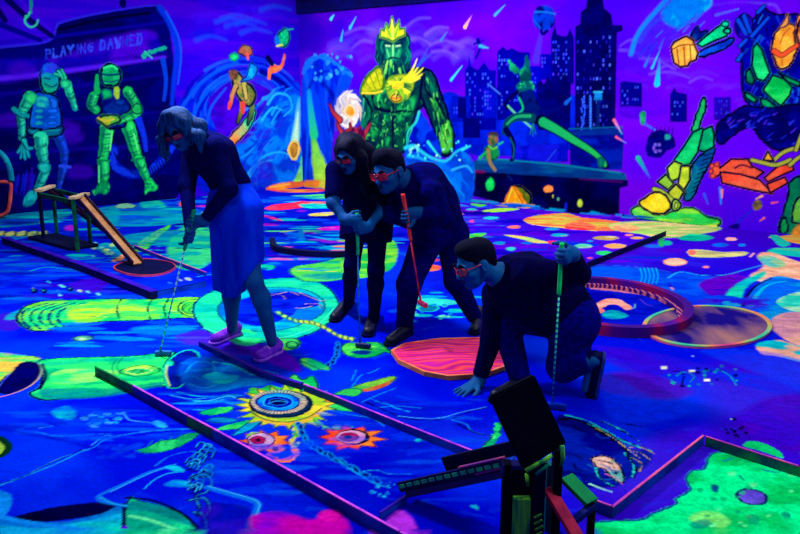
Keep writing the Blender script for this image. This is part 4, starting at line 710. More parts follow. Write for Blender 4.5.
P([596, 304, 606, 299, 618, 299, 628, 304, 632, 308, 626, 310, 618, 305, 608, 305, 600, 309], '#f08878', '#ffa090', n=(5, 9)); S([626, 309, 634, 308, 635, 304], '#50a0c8', 1.6); P([602, 313, 612, 310, 622, 312, 628, 316, 618, 319, 606, 318], '#1480b0', '#18a8b0', n=(9, 12)); S([640, 299, 646, 304, 652, 306], '#5030c0', 1.6); P([596, 309, 604, 310, 602, 313, 596, 312], '#ff7a70')
for k in range(22): t_ = k / 21; E(592 + 58 * t_, 288 + 5 * t_ + 2 * t_ * t_, 1.6, 1.2, '#d07088')
# ---------------- cracked cave by the near tower
P([556, 418, 572, 418, 592, 424, 608, 432, 622, 442, 632, 452, 650, 450, 650, 462, 634, 476, 616, 486, 590, 488, 566, 482, 556, 460], '#050a78', '#08209c', n=(4, 8), soft=4)
S([560, 420, 574, 419, 592, 427, 610, 438, 624, 448, 632, 460], '#03031c', 5, 3, rough=2.5); S([566, 415, 588, 421, 606, 431, 626, 442, 652, 451], '#20b8b0', 2, 1.6, rough=1.5); S([596, 428, 612, 437, 626, 448, 640, 458], '#a89860', 1.3, rough=1)
for a in [(632, 450, 640, 452, 648, 458), (630, 456, 640, 462, 638, 470), (628, 446, 640, 446, 652, 452)]: S(a, '#0a3070', 3, 1.4, rough=2); S([q + 1.5 for q in a], '#b08858', 1.2, .8, rough=1)
P([592, 458, 604, 456, 614, 460, 622, 470, 624, 482, 614, 480, 606, 470, 596, 466], '#60a8a0', '#e0b0a0', n=(7, 9), ol='#050530', lo=.45, hi=.55); S([598, 460, 612, 464, 616, 474], '#050530', 2.6, 1.4, rough=2); S([606, 474, 616, 478, 622, 484], '#d060a0', 2, 1); S([590, 484, 600, 488, 612, 492], '#90e0d0', 3, 1.5)
for k in range(16):
    x, y = rnd.uniform(562, 630), rnd.uniform(420, 484); S([x, y, x + rnd.uniform(4, 12), y + rnd.uniform(1, 6), x + rnd.uniform(10, 22), y + rnd.uniform(2, 12)], rnd.choice(['#04042a', '#0a30b0', '#0860b0', '#04042a']), 2.6, 1, rough=1.5, a=.8)
for a in [(588, 424, 604, 430, 620, 440, 640, 448), (600, 420, 622, 430, 640, 442), (624, 452, 634, 466, 632, 478), (596, 468, 600, 478, 612, 486)]: S(a, '#28c8b8', 1.8, 1, rough=1.5); S([q + 1.6 for q in a], '#04042a', 2.2, 1, rough=1.5)
# ---------------- green splat inside the near lane on the right
P([590, 524, 610, 521, 640, 520, 654, 513, 670, 507, 677, 503, 676, 499, 690, 490, 686, 478, 692, 471, 704, 469, 709, 457, 718, 452, 742, 455, 775, 463, 800, 473, 840, 480, 840, 560, 640, 560, 600, 533], '#06c05c', '#14f08c', n=(5, 6), ol='#04508a', olw=1.4, lo=.35, hi=.6)
P([690, 520, 700, 512, 716, 512, 730, 520, 720, 528], '#70e870', '#20e080', n=(9, 9), soft=4); P([690, 524, 704, 519, 712, 524, 700, 530], '#08907c', a=.8, soft=3)
E(752, 497, 15, 7.5, '#5a44c8', c2='#6a5ce0', ang=10, ol='#062a60', olw=1.6); E(715, 488, 4.6, 4, '#08508a', ang=40, rim='#04a070', rimw=2); S([724, 461, 734, 458], '#0a90a0', 3, 1.6); S([764, 470, 776, 472, 784, 470], '#0878a8', 2.4, 1, rough=2); S([740, 476, 744, 480], '#0a9a78', 3); E(754, 520, 6, 5, '#0aa070', a=.8); E(786, 515, 5, 3, '#0aa078', ang=20)
R_(22, (700, 470, 800, 530), ['#0ab070', '#60f0a0', '#08a868'], (.8, 2.4), asp=1.8, a=.8)
P([744, 446, 750, 441, 766, 444, 780, 452, 782, 458, 764, 452], '#0cd070', '#18e88a', n=(8, 10))
# ---------------- the eye flower in the near lane
def spiky(cx, cy, rx, ry, n, k, c, c2, ol=None, seed=1, rim=None):
    rr = random.Random(seed); q = []
    for i in range(n * 2):
        a = math.pi * i / n; f = (1 + k * rr.uniform(.5, 1.2)) if i % 2 == 0 else rr.uniform(.82, .94); q += [cx + rx * f * math.cos(a + .1), cy + ry * f * math.sin(a + .1)]
    P(q, c, c2, n=(9, 12), smooth=False, ol=ol, olw=.8, rim=rim, rimw=3)
for a, c in [((199, 413, 214, 408, 232, 407, 228, 412, 212, 415), 1), ((205, 421, 220, 417, 238, 420, 224, 423), 0), ((214, 430, 230, 424, 250, 420, 246, 427, 228, 430), 1), ((322, 397, 336, 402, 354, 411, 336, 410, 324, 406), 1), ((232, 436, 246, 424, 262, 418, 254, 428), 0)]:
    P(a, '#14a860' if c else '#0c80b8', '#30d060' if c else '#1098c8', n=(8, 10), ol='#06206a', olw=.8)
P([286, 384, 294, 374, 302, 380, 312, 376, 318, 384, 316, 394, 304, 396, 292, 392], '#14a850', '#40d050', n=(8, 10), ol='#063a50'); P([300, 362, 314, 362, 322, 368, 312, 370], '#20a868', '#58c858', ol='#063a50', olw=.8)
P([304, 392, 318, 390, 332, 396, 330, 406, 318, 414, 306, 410], '#f09030', '#e0b038', n=(8, 10))
P([250, 396, 250, 388, 262, 388, 270, 385, 284, 388, 296, 386, 308, 388, 312, 396, 300, 402, 260, 402], '#18b050', '#40c840', n=(8, 10))
spiky(287, 407, 44, 19, 22, .22, '#98c828', '#e0c830', ol='#0a4a40', seed=4); P([250, 408, 262, 418, 284, 422, 308, 418, 322, 408, 318, 416, 300, 424, 276, 425, 258, 418], '#c8c028', '#e0a030', n=(8, 12), a=.9, soft=2)
E(281, 404, 31, 13.6, '#0a2a4a', ol='#04102a', olw=1.4)
E(279, 402, 28, 12, '#c8b098', c2='#90b0a0', n=(9, 9))
for k in range(46):
    a = 6.283 * k / 46; S([279 + 19 * math.cos(a), 402 + 8 * math.sin(a), 279 + 28 * math.cos(a), 402 + 12 * math.sin(a)], '#06104a', 1.5, .9)
E(278, 402, 21.5, 9, '#0a50d8', c2='#1088f0', n=(7, 14), ol='#041060'); E(278, 402, 15, 6, '#0818a0', ol='#20a8f0', olw=1); E(278, 402, 9, 3.4, '#04064a', ol='#1860d8', olw=.9); S([268, 404, 276, 401, 288, 402], '#2aa0f0', 1.2)
S([250, 411, 264, 419, 286, 422, 308, 417, 322, 408], '#0a3a30', 2.2, 1.6)
S([296, 424, 298, 434, 292, 440, 294, 450], '#58c048', 6, 6, rough=3, c2='#f0b030'); S([294, 448, 296, 455, 290, 460, 280, 461, 276, 457], '#f07028', 6, 4, rough=2.5); R_(18, (290, 426, 300, 450), ['#c0d840', '#0a6a40', '#28a048'], (.8, 1.8))
S([314, 418, 322, 425, 332, 430, 340, 428, 350, 427], '#58c040', 5, 5, rough=3); E(338, 427, 6, 3, '#90c838', ol='#0a5040', olw=.8); E(346, 426, 5, 2.6, '#58b840', ol='#0a5040', olw=.8)
spiky(266, 442, 20, 9, 10, .35, '#f0441c', '#ff7a28', seed=3, ol='#5a1030'); P([246, 438, 252, 432, 264, 434, 258, 440], '#80b048'); E(261, 440, 13.5, 7, '#d8a8d0', c2='#b890c8', ol='#4a1040', olw=1); E(258, 440, 7.5, 4, '#e02058', c2='#a01858', ol='#5a0a40', olw=.8); E(258, 440, 3, 1.8, '#20052a'); E(276, 449, 8, 4, '#f06020', c2='#ffa030', n=(14, 14)); E(275, 449, 3.4, 2, '#5a1a28'); S([268, 454, 280, 460, 292, 456], '#f04a28', 3, 2, rough=1.5)
spiky(351, 438, 25, 10, 10, .42, '#f04020', '#ff7a28', seed=6, ol='#5a1030'); E(353, 437, 17, 7.8, '#1a0828', rim='#0a0420'); E(351, 437, 14.6, 6.4, '#d898c0', c2='#c070b0'); E(349, 437, 9.4, 4.2, '#d02060', c2='#8a1458', ol='#5a0a40', olw=.8); E(348, 437, 4.4, 2.2, '#14031c')
# chains
def chain(pts, c, n, w, l):
    Q = catmull(np.array(pts, float).reshape(-1, 2), False, 12)
    for k in range(n):
        i = min(int(k / n * (len(Q) - 1)), len(Q) - 2); d = Q[i + 1] - Q[i]; ang = math.degrees(math.atan2(d[1], d[0])); E(Q[i][0], Q[i][1], l, w, '#06106a', ang=ang + (18 if k % 2 else -18), ol=c, olw=.9)
chain([300, 426, 306, 440, 318, 449, 336, 459, 356, 470, 384, 484], '#1478d8', 16, 2.4, 5); chain([338, 345, 336, 356, 330, 364, 318, 370], '#1468c8', 8, 2, 4)
S([336, 458, 352, 470, 372, 482, 390, 488], '#1ca0e0', 1.4); S([360, 472, 376, 470, 390, 474, 410, 474], '#20a0e8', 1.2); S([330, 410, 352, 415, 372, 418, 384, 426], '#1890d8', 1.5)
streaks(40, (330, 400, 480, 500), ['#0a2ce0', '#0c38e8', '#0a18b0', '#0c50e8'], (3, 6), (14, 40), (.3, .6)); R_(20, (370, 480, 395, 498), ['#20a0e8', '#1060e0'], (.6, 1.3), asp=1.6); E(418, 440, 4, 1.6, '#18b0d0'); P([470, 506, 476, 505, 478, 510], '#18b0d8')
# leaf and twigs between the lanes
P([345, 392, 352, 387, 364, 383, 380, 379, 395, 376, 392, 382, 378, 389, 362, 391, 350, 392], '#38a840', '#70b838', n=(9, 9), ol='#063038', olw=.9); P([354, 390, 368, 388, 384, 383, 393, 379, 388, 385, 374, 390, 360, 392], '#c05030', '#a07030', n=(9, 9)); P([334, 394, 346, 389, 362, 390, 356, 396, 342, 395], '#30b850', ol='#063038', olw=.8)
P([300, 360, 308, 358, 324, 364, 330, 370, 316, 368], '#189a60', '#48c050', ol='#063038', olw=.8)
for a in [(352, 388, 360, 376, 372, 372, 380, 368), (362, 402, 380, 394, 396, 388), (370, 398, 384, 404, 400, 406), (376, 408, 396, 406, 420, 408), (352, 380, 356, 370)]: S(a, '#1478d0', 1.6, .8, rough=1)
S([366, 402, 384, 410, 404, 418, 430, 420, 452, 418, 470, 412, 488, 407], '#0a0a60', 3, 1.2, rough=1.5); S([398, 416, 418, 418, 440, 418, 462, 412, 486, 407], '#48a8e8', 1.2, .8); S([452, 420, 466, 424, 472, 431, 490, 436], '#1878d0', 1.8, 1); S([458, 424, 476, 433, 494, 436], '#06064a', 3, 1.4); S([410, 412, 396, 408, 384, 402], '#1c90e0', 2, 1, rough=1)
S([484, 450, 491, 442, 497, 434, 498, 424], '#064a50', 9, 7, rough=2.5); S([484, 450, 491, 442, 497, 434, 498, 424], '#20c868', 7, 5, rough=3); S([490, 438, 496, 442], '#064a50', 1.4); S([492, 430, 500, 433], '#064a50', 1.4); S([488, 446, 495, 436], '#60f0a0', 1.4)
S([480, 452, 488, 446, 494, 440], '#14a868', 7, 6)
# ---------------- near left: twigs, leaf, chain and the great vessel
S([-10, 489, 30, 474, 60, 462, 84, 450], '#1c80e0', 3, 2.4, rough=1.2); S([32, 472, 56, 460, 72, 454], '#40b8e8', 1.4); S([84, 451, 96, 446, 104, 440, 118, 436, 150, 431, 196, 428.5], '#1c78e0', 2, 3.4, rough=1.2); S([92, 445, 104, 436, 112, 436], '#30a0e8', 1.4); S([-10, 486, 20, 478, 50, 463, 84, 449], '#06085a', 1.4)
P([52, 411, 66, 406, 76, 412, 72, 420, 58, 418], '#18b8c8', '#0c90c8', n=(9, 9), soft=4); R_(30, (84, 412, 126, 426), ['#1c80e0', '#3aa0e8', '#1050e0'], (.8, 2), asp=3); S([116, 413, 124, 414, 130, 420, 152, 423, 164, 428], '#38a8e8', 1.4); P([152, 422, 160, 421, 168, 427, 158, 427], '#28b0d8'); S([36, 432, 60, 436, 94, 434, 110, 434], '#1870e0', 2, 1, rough=1); S([40, 428, 52, 426], '#30a8e0', 2, 1); streaks(34, (0, 400, 200, 440), ['#0c38e8', '#0a18b0', '#1050f0'], (2, 5), (10, 40), (.3, .6))
P([135, 451, 150, 446, 160, 441, 174, 439, 186, 434, 199, 433, 190, 441, 176, 448, 160, 452, 144, 453], '#189a5c', '#28c468', n=(9, 9), ol='#06206a', olw=.8)
for k in range(5): S([146 + 10 * k, 449 - 3 * k, 152 + 10 * k, 441 - 2 * k], '#0a7a58', 1.3)
S([-8, 437, 0, 440, 6, 447, 2, 454, -8, 458], '#06301c', 12); P([-10, 440, 0, 442, 4, 448, 0, 454, -10, 456], '#88b838')
S([155, 466, 166, 458, 180, 453, 196, 451], '#1468d8', 2, 1.2, rough=1); S([-6, 428, 60, 440, 100, 450], '#0a10a0', 6, 3, a=.5, soft=4); R_(22, (100, 444, 140, 460), ['#0a30d8', '#1040e0'], (1, 2.4), asp=3, a=.5)
P([12, 518, 60, 506, 104, 502, 114, 504, 120, 512, 80, 518, 40, 522], '#040428', '#06063c', n=(4, 6), soft=3)
P([-10, 516, 20, 520, 60, 522, 100, 514, 122, 508, 124, 560, -10, 560], '#0868d0', '#10b0b0', n=(2, 5), soft=2); P([0, 528, 40, 528, 90, 520, 122, 514, 122, 530, 60, 545, 0, 550], '#14c8a0', '#18a0e0', n=(3, 7), soft=4); S([-10, 514, 20, 521, 60, 527, 96, 531], '#1880e8', 7, 5); P([-10, 488, 0, 490, 10, 494, 11, 504, 6, 514, -10, 518], '#1468e0', '#1880e8', soft=2)
P([128, 500, 140, 501, 165, 508, 185, 516, 200, 536, 200, 560, 126, 560], '#08a080', '#20d890', n=(3, 6), ol='#040a50', olw=1.2); S([130, 516, 150, 520, 176, 530, 196, 540], '#60f0a0', 4, 3, soft=3); P([130, 502, 150, 503, 176, 512, 196, 528, 180, 522, 150, 512, 130, 510], '#0a8080', '#0890a0', soft=3)
S([126, 498, 150, 500, 180, 512, 200, 530], '#03032a', 3, 4); S([124, 504, 124, 536], '#05053c', 4, 4); E(124, 530, 4, 5, '#4a10c0')
S([172, 466, 150, 472, 128, 482, 106, 492, 98, 497, 104, 502, 126, 506], '#1a68e0', 5, 4, soft=2); S([176, 464, 148, 474, 110, 492], '#30a0f0', 1.6); S([100, 497, 112, 503, 126, 506], '#20a0e0', 2)
P([164, 467, 172, 465, 182, 468, 184, 472, 174, 471], '#18b0e0'); P([164, 485, 174, 480, 190, 482, 192, 487, 178, 487], '#18a8e0', '#0c70d0'); S([144, 489, 154, 480, 166, 474, 178, 472], '#1ca0e8', 1.6, 2)
for k in range(26):
    x, y = 200 + 6 * math.sin(k * .5) + rnd.uniform(-7, 7), 446 + k * 1.7; S([x - 4, y + 2, x, y - 3, x + 5, y - 1, x + 3, y + 4, x - 3, y + 5], '#06085a', 2.6); S([x - 4, y + 1, x, y - 4, x + 5, y - 2, x + 3, y + 3], rnd.choice(['#1c98e0', '#1474d8', '#30b0f0']), 1.3)
for a in [(192, 478, 204, 474, 212, 482, 206, 492, 196, 496, 200, 508), (190, 500, 204, 498, 210, 508, 204, 516, 194, 512), (200, 512, 206, 522, 204, 540)]: S(a, '#05074a', 6, 5, rough=1); S(a, '#1c80e0', 2, 1.4, rough=1)
S([206, 487, 230, 494, 256, 502, 256, 512, 250, 524, 248, 545], '#1464e0', 7, 8, soft=2); S([208, 486, 232, 493, 257, 501, 258, 512, 253, 524], '#38a8f0', 1.6); P([204, 506, 230, 504, 250, 510, 246, 540, 200, 545], '#1408a0', '#2a0cb0', a=.8, soft=4)
P([252, 516, 280, 512, 312, 520, 322, 512, 334, 510, 342, 516, 350, 530, 340, 560, 240, 560, 250, 530], '#c010a8', '#7a10c8', n=(4, 6), soft=6, lo=.45, hi=.7); E(330, 516, 12, 6, '#d818a8', a=.9, soft=5)
streaks(30, (210, 440, 330, 500), ['#0c44f0', '#0c58e8', '#0a20d0'], (4, 8), (16, 40), (.25, .5)); P([384, 522, 400, 510, 414, 522, 420, 545, 370, 550, 372, 532], '#b030e0', '#6a18d0', n=(5, 6), soft=4)
# mesh
Vv, Ff, Cc, base = [], [], [], 0
for U, V, A in F.p:
    X, Y = np.meshgrid(U, V); nu, nv = len(U), len(V)
    Vv.append(np.stack([X, Y, np.zeros_like(X)], -1).reshape(-1, 3)); Cc.append(A.reshape(-1, 3))
    i = np.arange(nu * nv).reshape(nv, nu) + base; Ff.append(np.stack([i[:-1, :-1], i[:-1, 1:], i[1:, 1:], i[1:, :-1]], -1).reshape(-1, 4)); base += nu * nv
me = mesh_np('floor', np.concatenate(Vv), np.concatenate(Ff)); set_cols(me, np.concatenate(Cc))
link('floor', me, None, mural_mat('fluorescent_floor_paint', .8, .0, .12), kind='structure')
# ================================================================== lane kerbs, boards, ramps
M_side = mat('kerb_side_blue', '#1248d0', '#0c28a0', scale=5, rough=.7, spec=.1); M_sideg = mat('kerb_side_green', '#10804c', '#0c4468', scale=6, rough=.7, spec=.1); M_sidet = mat('kerb_side_teal', '#1058c8', '#0c38b0', scale=6, rough=.7, spec=.1)
M_pink = mat('pink_edge', '#e050f0', '#a838e0', scale=10, rough=.5); M_pinkr = mat('salmon_edge', '#e05a98', '#b038b0', scale=8, rough=.5); M_greene = mat('green_edge', '#20a858', '#0c8048', scale=9, rough=.6); M_violete = mat('violet_edge', '#3a14b8', '#2a0c98', scale=8, rough=.6)
def kerb(pts, h, label, ms, mt, w=.009, tw=.010, segm=None):
    """a run of boards standing on the floor; pts = photo positions of its top edge"""
    Q = [gnd(x, y, h) for x, y in pts]; c = Q[0].copy(); c.z = 0; o = empty('lane_rail', c, label, 'rail')
    for i in range(len(Q) - 1):
        a, b = Q[i], Q[i + 1]; d = (b - a).normalized(); bm = bmesh.new(); dz = Vector((0, 0, -h / 2 - .002)); e = d * (.006 if i else 0)
        add_beam(bm, a + dz - e, b + dz, w, h - .004, bevel=.001); m = ms if segm is None else segm[i][0]; bo = bmpart_('board', bm, o, m)
        bm = bmesh.new(); add_beam(bm, a - e + Vector((0, 0, -.002)), b + Vector((0, 0, -.002)), w + .002, .004, bevel=0); bmpart_('top_edge', bm, bo, mt if segm is None else segm[i][1], off=o.location)
    return o
def bmpart_(name, bm, parent, m, off=None, smooth=False, label=None):
    me = bm_mesh(name, bm, smooth); me.transform(Matrix.Translation(-Vector(parent.location if off is None else off))); return link(name, me, parent, m, label)
kerb([(95, 366), (133, 385), (188, 415), (213, 428), (297, 474), (400, 531), (440, 553)], .055, 'long blue border rail with thin pink top edge left of the eye flower', M_side, M_pink,
     segm=[(M_sideg, M_greene), (M_side, M_pink), (M_sideg, M_pink), (M_side, M_pink), (M_side, M_pink), (M_side, M_pink)])
kerb([(200, 341), (262, 371), (302, 383)], .035, 'violet border rail under the feet of the woman in the skirt', M_side, M_violete, w=.026)
kerb([(304, 384), (333, 395), (405, 424), (482, 454)], .04, 'blue border rail with thin pink top edge behind the red eye flower', M_sidet, M_pink)
kerb([(380, 512), (406, 495)], .03, 'short violet cross rail at the foot of the rope ramp', M_side, M_violete)
kerb([(588, 497), (613, 506), (703.5, 435)], .05, 'dark border rail with pink top edge left of the green splat', M_side, M_pinkr)
kerb([(706, 436), (800, 466), (850, 482)], .05, 'green-sided border rail with salmon top edge behind the green splat', M_sideg, M_pinkr)
kerb([(4, 237), (80, 263), (154, 291)], .07, 'dark purple border rail in front of the trestle ramp', mat('dark_purple', '#14086c', '#0c0650', scale=4, rough=.7, spec=.1), M_violete, w=.06)
kerb([(156, 291), (206, 281)], .05, 'dim blue rail end pointing at the woman in the skirt', M_side, mat('dim_blue_edge', '#0c2098', '#0a1880', scale=4))
kerb([(134, 245), (165, 257), (206, 272)], .04, 'dark border rail with salmon edge behind the trestle ramp', M_side, M_pinkr)
kerb([(588, 262), (666, 231)], .06, 'black border rail on the violet floor below the orange fruit', mat('black_purple', '#0a0448', '#060230', scale=4, rough=.7, spec=.1), mat('black_purple_top', '#10065c', '#0c0448', scale=4))
bm = bmesh.new(); q = [gnd(x, y, .03) for x, y in catmull([(272, 240), (276, 248), (296, 252), (322, 254), (345, 254)], False, 5)]; o = empty('lane_rail', (q[0].x, q[0].y, 0), 'low curved black border rail on the water behind the leaf pads', 'rail')
for i in range(len(q) - 1): add_beam(bm, q[i] - Vector((0, 0, .0)), q[i + 1] - Vector((0, 0, .0)), .06, .058, bevel=0)
bmpart_('board', bm, o, mat('black_purple', '#0a0448'))

# ---- plates lying on the floor
def plate(px, h, name, label, cat, m_top, m_edge, inset=None, m_rim=None, smooth=False):
    P2 = catmull(px, True, 6) if smooth else np.array(px, float); G = [gnd(x, y) for x, y in P2]; c = sum(G, Vector()) / len(G); o = empty(name, c, label, cat)
    bm = bmesh.new(); lo = [bm.verts.new((p.x, p.y, 0.001)) for p in G]; hi = [bm.verts.new((p.x, p.y, h)) for p in G]; n = len(G); bm.faces.new(lo[::-1]); bm.faces.new(hi)
    for i in range(n): bm.faces.new((lo[i], lo[(i + 1) % n], hi[(i + 1) % n], hi[i]))
    bo = bmpart_('board', bm, o, m_top); bo.data.materials.append(m_edge)
    for p in bo.data.polygons:
        if abs(p.normal.z) < .5: p.material_index = 1
    if inset:
        bm = bmesh.new(); hi = [bm.verts.new((p.x, p.y, h + .006)) for p in G]; inn = [bm.verts.new((c.x + (p.x - c.x) * inset, c.y + (p.y - c.y) * inset, h + .006)) for p in G]; l2 = [bm.verts.new((p.x, p.y, h)) for p in G]; l3 = [bm.verts.new((c.x + (p.x - c.x) * inset, c.y + (p.y - c.y) * inset, h)) for p in G]
        for i in range(n):
            j = (i + 1) % n; bm.faces.new((hi[i], hi[j], inn[j], inn[i])); bm.faces.new((l2[i], l2[j], hi[j], hi[i])); bm.faces.new((inn[i], inn[j], l3[j], l3[i])); bm.faces.new((l2[i], l3[i], l3[j], l2[j]))
        bmpart_('rim', bm, o, m_rim)
    return o
def swirl_mat(nm, cols, scale, dist, det=2.0, stretch=(1, 1, 1), kind='RINGS'):
    m, nt, b = nmat(nm, .7, .08); N = nt.nodes; K = nt.links; tc = N.new('ShaderNodeTexCoord'); mp = N.new('ShaderNodeMapping'); mp.inputs['Scale'].default_value = stretch; K.new(tc.outputs['Object'], mp.inputs[0])
    w = N.new('ShaderNodeTexWave'); w.wave_type = kind; w.inputs['Scale'].default_value = scale; w.inputs['Distortion'].default_value = dist; w.inputs['Detail'].default_value = det; w.inputs['Detail Scale'].default_value = 1.6; K.new(mp.outputs[0], w.inputs['Vector'])
    r = N.new('ShaderNodeValToRGB'); e = r.color_ramp.elements
    while len(e) < len(cols): e.new(.5)
    for i, (p, c) in enumerate(cols): e[i].position = p; e[i].color = (*paint(c), 1)
    K.new(w.outputs['Fac'], r.inputs[0]); K.new(r.outputs[0], b.inputs['Base Color']); return m
plate([(391, 354), (404, 347), (438, 342), (478, 341), (500, 343), (510, 350), (512, 368), (484, 378), (448, 380.5), (424, 376), (398, 364)], .022, 'octagonal_board', 'red octagonal wood-grain board on the floor before the crouching man', 'board',
      swirl_mat('red_wood_paint', [(0, '#b01878'), (.25, '#f02c6c'), (.6, '#ff5448'), (.82, '#f03060'), (1, '#c018a0')], 2.4, 10, 1, (.6, 1.2, 1)), mat('peach_edge', '#f0a060', '#d06a50', scale=10), .955, mat('orange_rim', '#f08a58', '#e85048', scale=7, rough=.6))
t = np.linspace(0, 2 * math.pi, 41)[:-1]
plate([(707 + 65 * math.cos(a), 328 + 21 * math.sin(a)) for a in t], .012, 'round_board', 'flat round board with rainbow rim beside the raised red ring', 'board',
      mat('purple_peach_streaks', '#1c0878', '#b07868', scale=3.2, rough=.7, spec=.04, stretch=(.8, .35, 1), lo=.42, hi=.72), M_pinkr, .93, swirl_mat('rainbow_rim', [(0, '#c03a80'), (.35, '#e07858'), (.65, '#a0b060'), (1, '#30b890')], .55, 1.5, 1, (1, 1, 1), 'BANDS'))
plate([(113, 269), (124, 263), (142, 260), (158, 261), (172, 264), (176, 269), (164, 275), (146, 277), (126, 275)], .012, 'landing_board', 'dark rounded board with red rim at the foot of the tan chute', 'board', mat('dark_maroon_paint', '#14083c', '#0a0630', scale=4), M_pinkr, .95, mat('red_rim', '#c03848', '#a02850', scale=5), smooth=True)
# raised ring
rc = gnd(608, 308); o = empty('ring_rail', rc, 'raised purple-red ring rail behind the crouching man', 'rail')
def ring_mesh(r0, r1, z0, z1, sy, n=64):
    bm = bmesh.new(); R4 = []
    for k in range(n):
        a = 2 * math.pi * k / n; f = lambda r, z: bm.verts.new((rc.x + r * math.cos(a), rc.y + (r + (sy - .62)) * math.sin(a), z)); R4.append([f(r0, z0), f(r1, z0), f(r1, z1), f(r0, z1)])
    for k in range(n):
        A, B = R4[k], R4[(k + 1) % n]
        for i in range(4): bm.faces.new((A[i], B[i], B[(i + 1) % 4], A[(i + 1) % 4]))
    return bm
bmpart_('wall', ring_mesh(.53, .60, 0, .075, .78), o, swirl_mat('ring_wall_paint', [(0, '#380a80'), (.5, '#4c0c78'), (.8, '#8a1450'), (1, '#480c90')], .5, 2, 2, (1, 1, 2), 'BANDS'))
bmpart_('inner_ledge', ring_mesh(.49, .529, 0, .03, .78), o, swirl_mat('ring_ledge_paint', [(0, '#2a0878'), (.4, '#4a0a80'), (.6, '#a03c70'), (1, '#d07080')], 9, 3, 3, (1, 1, 1), 'BANDS'))

# ---- trestle with two chutes
M_gpost = mat('dark_green_post', '#0c5a3c', '#0a3a30', scale=9, rough=.7); M_bpost = mat('black_post', '#06063a', '#040428', scale=9, rough=.7, spec=.1); M_tan = mat('tan_chute', '#c08a60', '#a0704a', scale=6, rough=.6); M_tantop = mat('pale_tan_tile', '#c8b08a', '#b09070', scale=9)
b1, b2, b3, b4 = gnd(78, 252), gnd(91, 246), gnd(44, 241), gnd(57, 234)
o = empty('trestle_ramp', (b1 + b2 + b3 + b4) / 4, 'green and black trestle with a tan chute, left of the woman in the skirt', 'golf obstacle')
zt = at(78, 199, b1.y).z
for b, m in ((b1, M_gpost), (b2, M_gpost), (b3, M_bpost), (b4, M_gpost)):
    bm = bmesh.new(); add_beam(bm, b, b + Vector((0, 0, zt)), .035, .035, up=(0, 1, 0)); bmpart_('leg', bm, o, m)
up = Vector((0, 0, zt))
for a, b, m, nm in ((b1, b2, M_tantop, 'top_plate'), (b3, b4, M_tantop, 'top_plate')):
    bm = bmesh.new(); d = (b - a).normalized() * .03; add_beam(bm, a + up - d * .6 + Vector((0, 0, .012)), b + up + d * .2 + Vector((0, 0, .012)), .075, .03); bmpart_(nm, bm, o, m)
for a, b in ((b1, b3), (b2, b4)):
    bm = bmesh.new(); add_beam(bm, a + up * .94, b + up * .94, .03, .05); bmpart_('rail', bm, o, M_gpost)
def chute(parent, a, b, w, mb, msd, side_h=.05, nm='chute', off=None):
    a, b = Vector(a), Vector(b); bm = bmesh.new(); add_beam(bm, a, b, w, .015); c = bmpart_(nm, bm, parent, mb, off=off); d = (b - a).normalized(); s = d.cross(Vector((0, 0, 1))).normalized()
    for k in (-1, 1):
        bm = bmesh.new(); u = s.cross(d); add_beam(bm, a + s * k * (w / 2 + .008) + u * side_h * .3, b + s * k * (w / 2 + .008) + u * side_h * .3, .016, side_h); bmpart_('side_rail', bm, c, msd, off=parent.location if off is None else off)
    return c
e1 = gnd(138, 267); e1.z = .03
chute(o, (b1 + b2) / 2 + up + Vector((0, 0, .0)), e1, .085, M_tan, mat('dark_tan_rail', '#3a2838', '#22183a', scale=9))
e2 = gnd(112, 238); e2.z = .03
chute(o, (b3 + b4) / 2 + up + Vector((.04, 0, -.02)), e2, .07, M_bpost, mat('brown_rail', '#2a1a2c', '#180e2c', scale=9))
bm = bmesh.new(); add_beam(bm, (b3 + b4) / 2 + Vector((-.1, 0, .02)), (b1 + b2) / 2 + Vector((.0, 0, .02)), .32, .03); bmpart_('base', bm, o, M_bpost)

# ---- arched frame at the left edge
Yh = gnd(4, 219).y; o = empty('arch_obstacle', gnd(2, 219), 'orange-edged arch frame with a teal hoop at the far left wall', 'golf obstacle')
bm = bmesh.new(); pts = [at(x, y, Yh) for x, y in [(-26, 219), (-10, 218.4), (0, 216), (7, 212), (9.5, 204), (10.5, 194), (11, 186), (9, 182.5), (0, 182), (-26, 182)]]
for p in pts: p.z = max(p.z, .03)
add_tube(bm, [Vector(p) for p in catmull(pts, False, 4)], .026, 8); bmpart_('frame', bm, o, mat('orange_frame', '#d05a48', '#b84048', scale=6), smooth=True)
bm = bmesh.new(); add_tube(bm, [Vector(p) for p in catmull([at(x, y, Yh) for x, y in [(-26, 150), (-8, 150), (0, 153), (6, 160), (10, 170), (11.5, 181)]], False, 5)], .04, 8); bmpart_('hoop', bm, o, mat('teal_hoop', '#0c90a0', '#0a6a90', scale=4), smooth=True)
bm = bmesh.new(); add_beam(bm, at(-26, 200, Yh + .06), at(9, 200, Yh + .06), .03, .4, bevel=.004); bmpart_('back_panel', bm, o, mat('dark_panel', '#0c0660', '#08044a', scale=4))

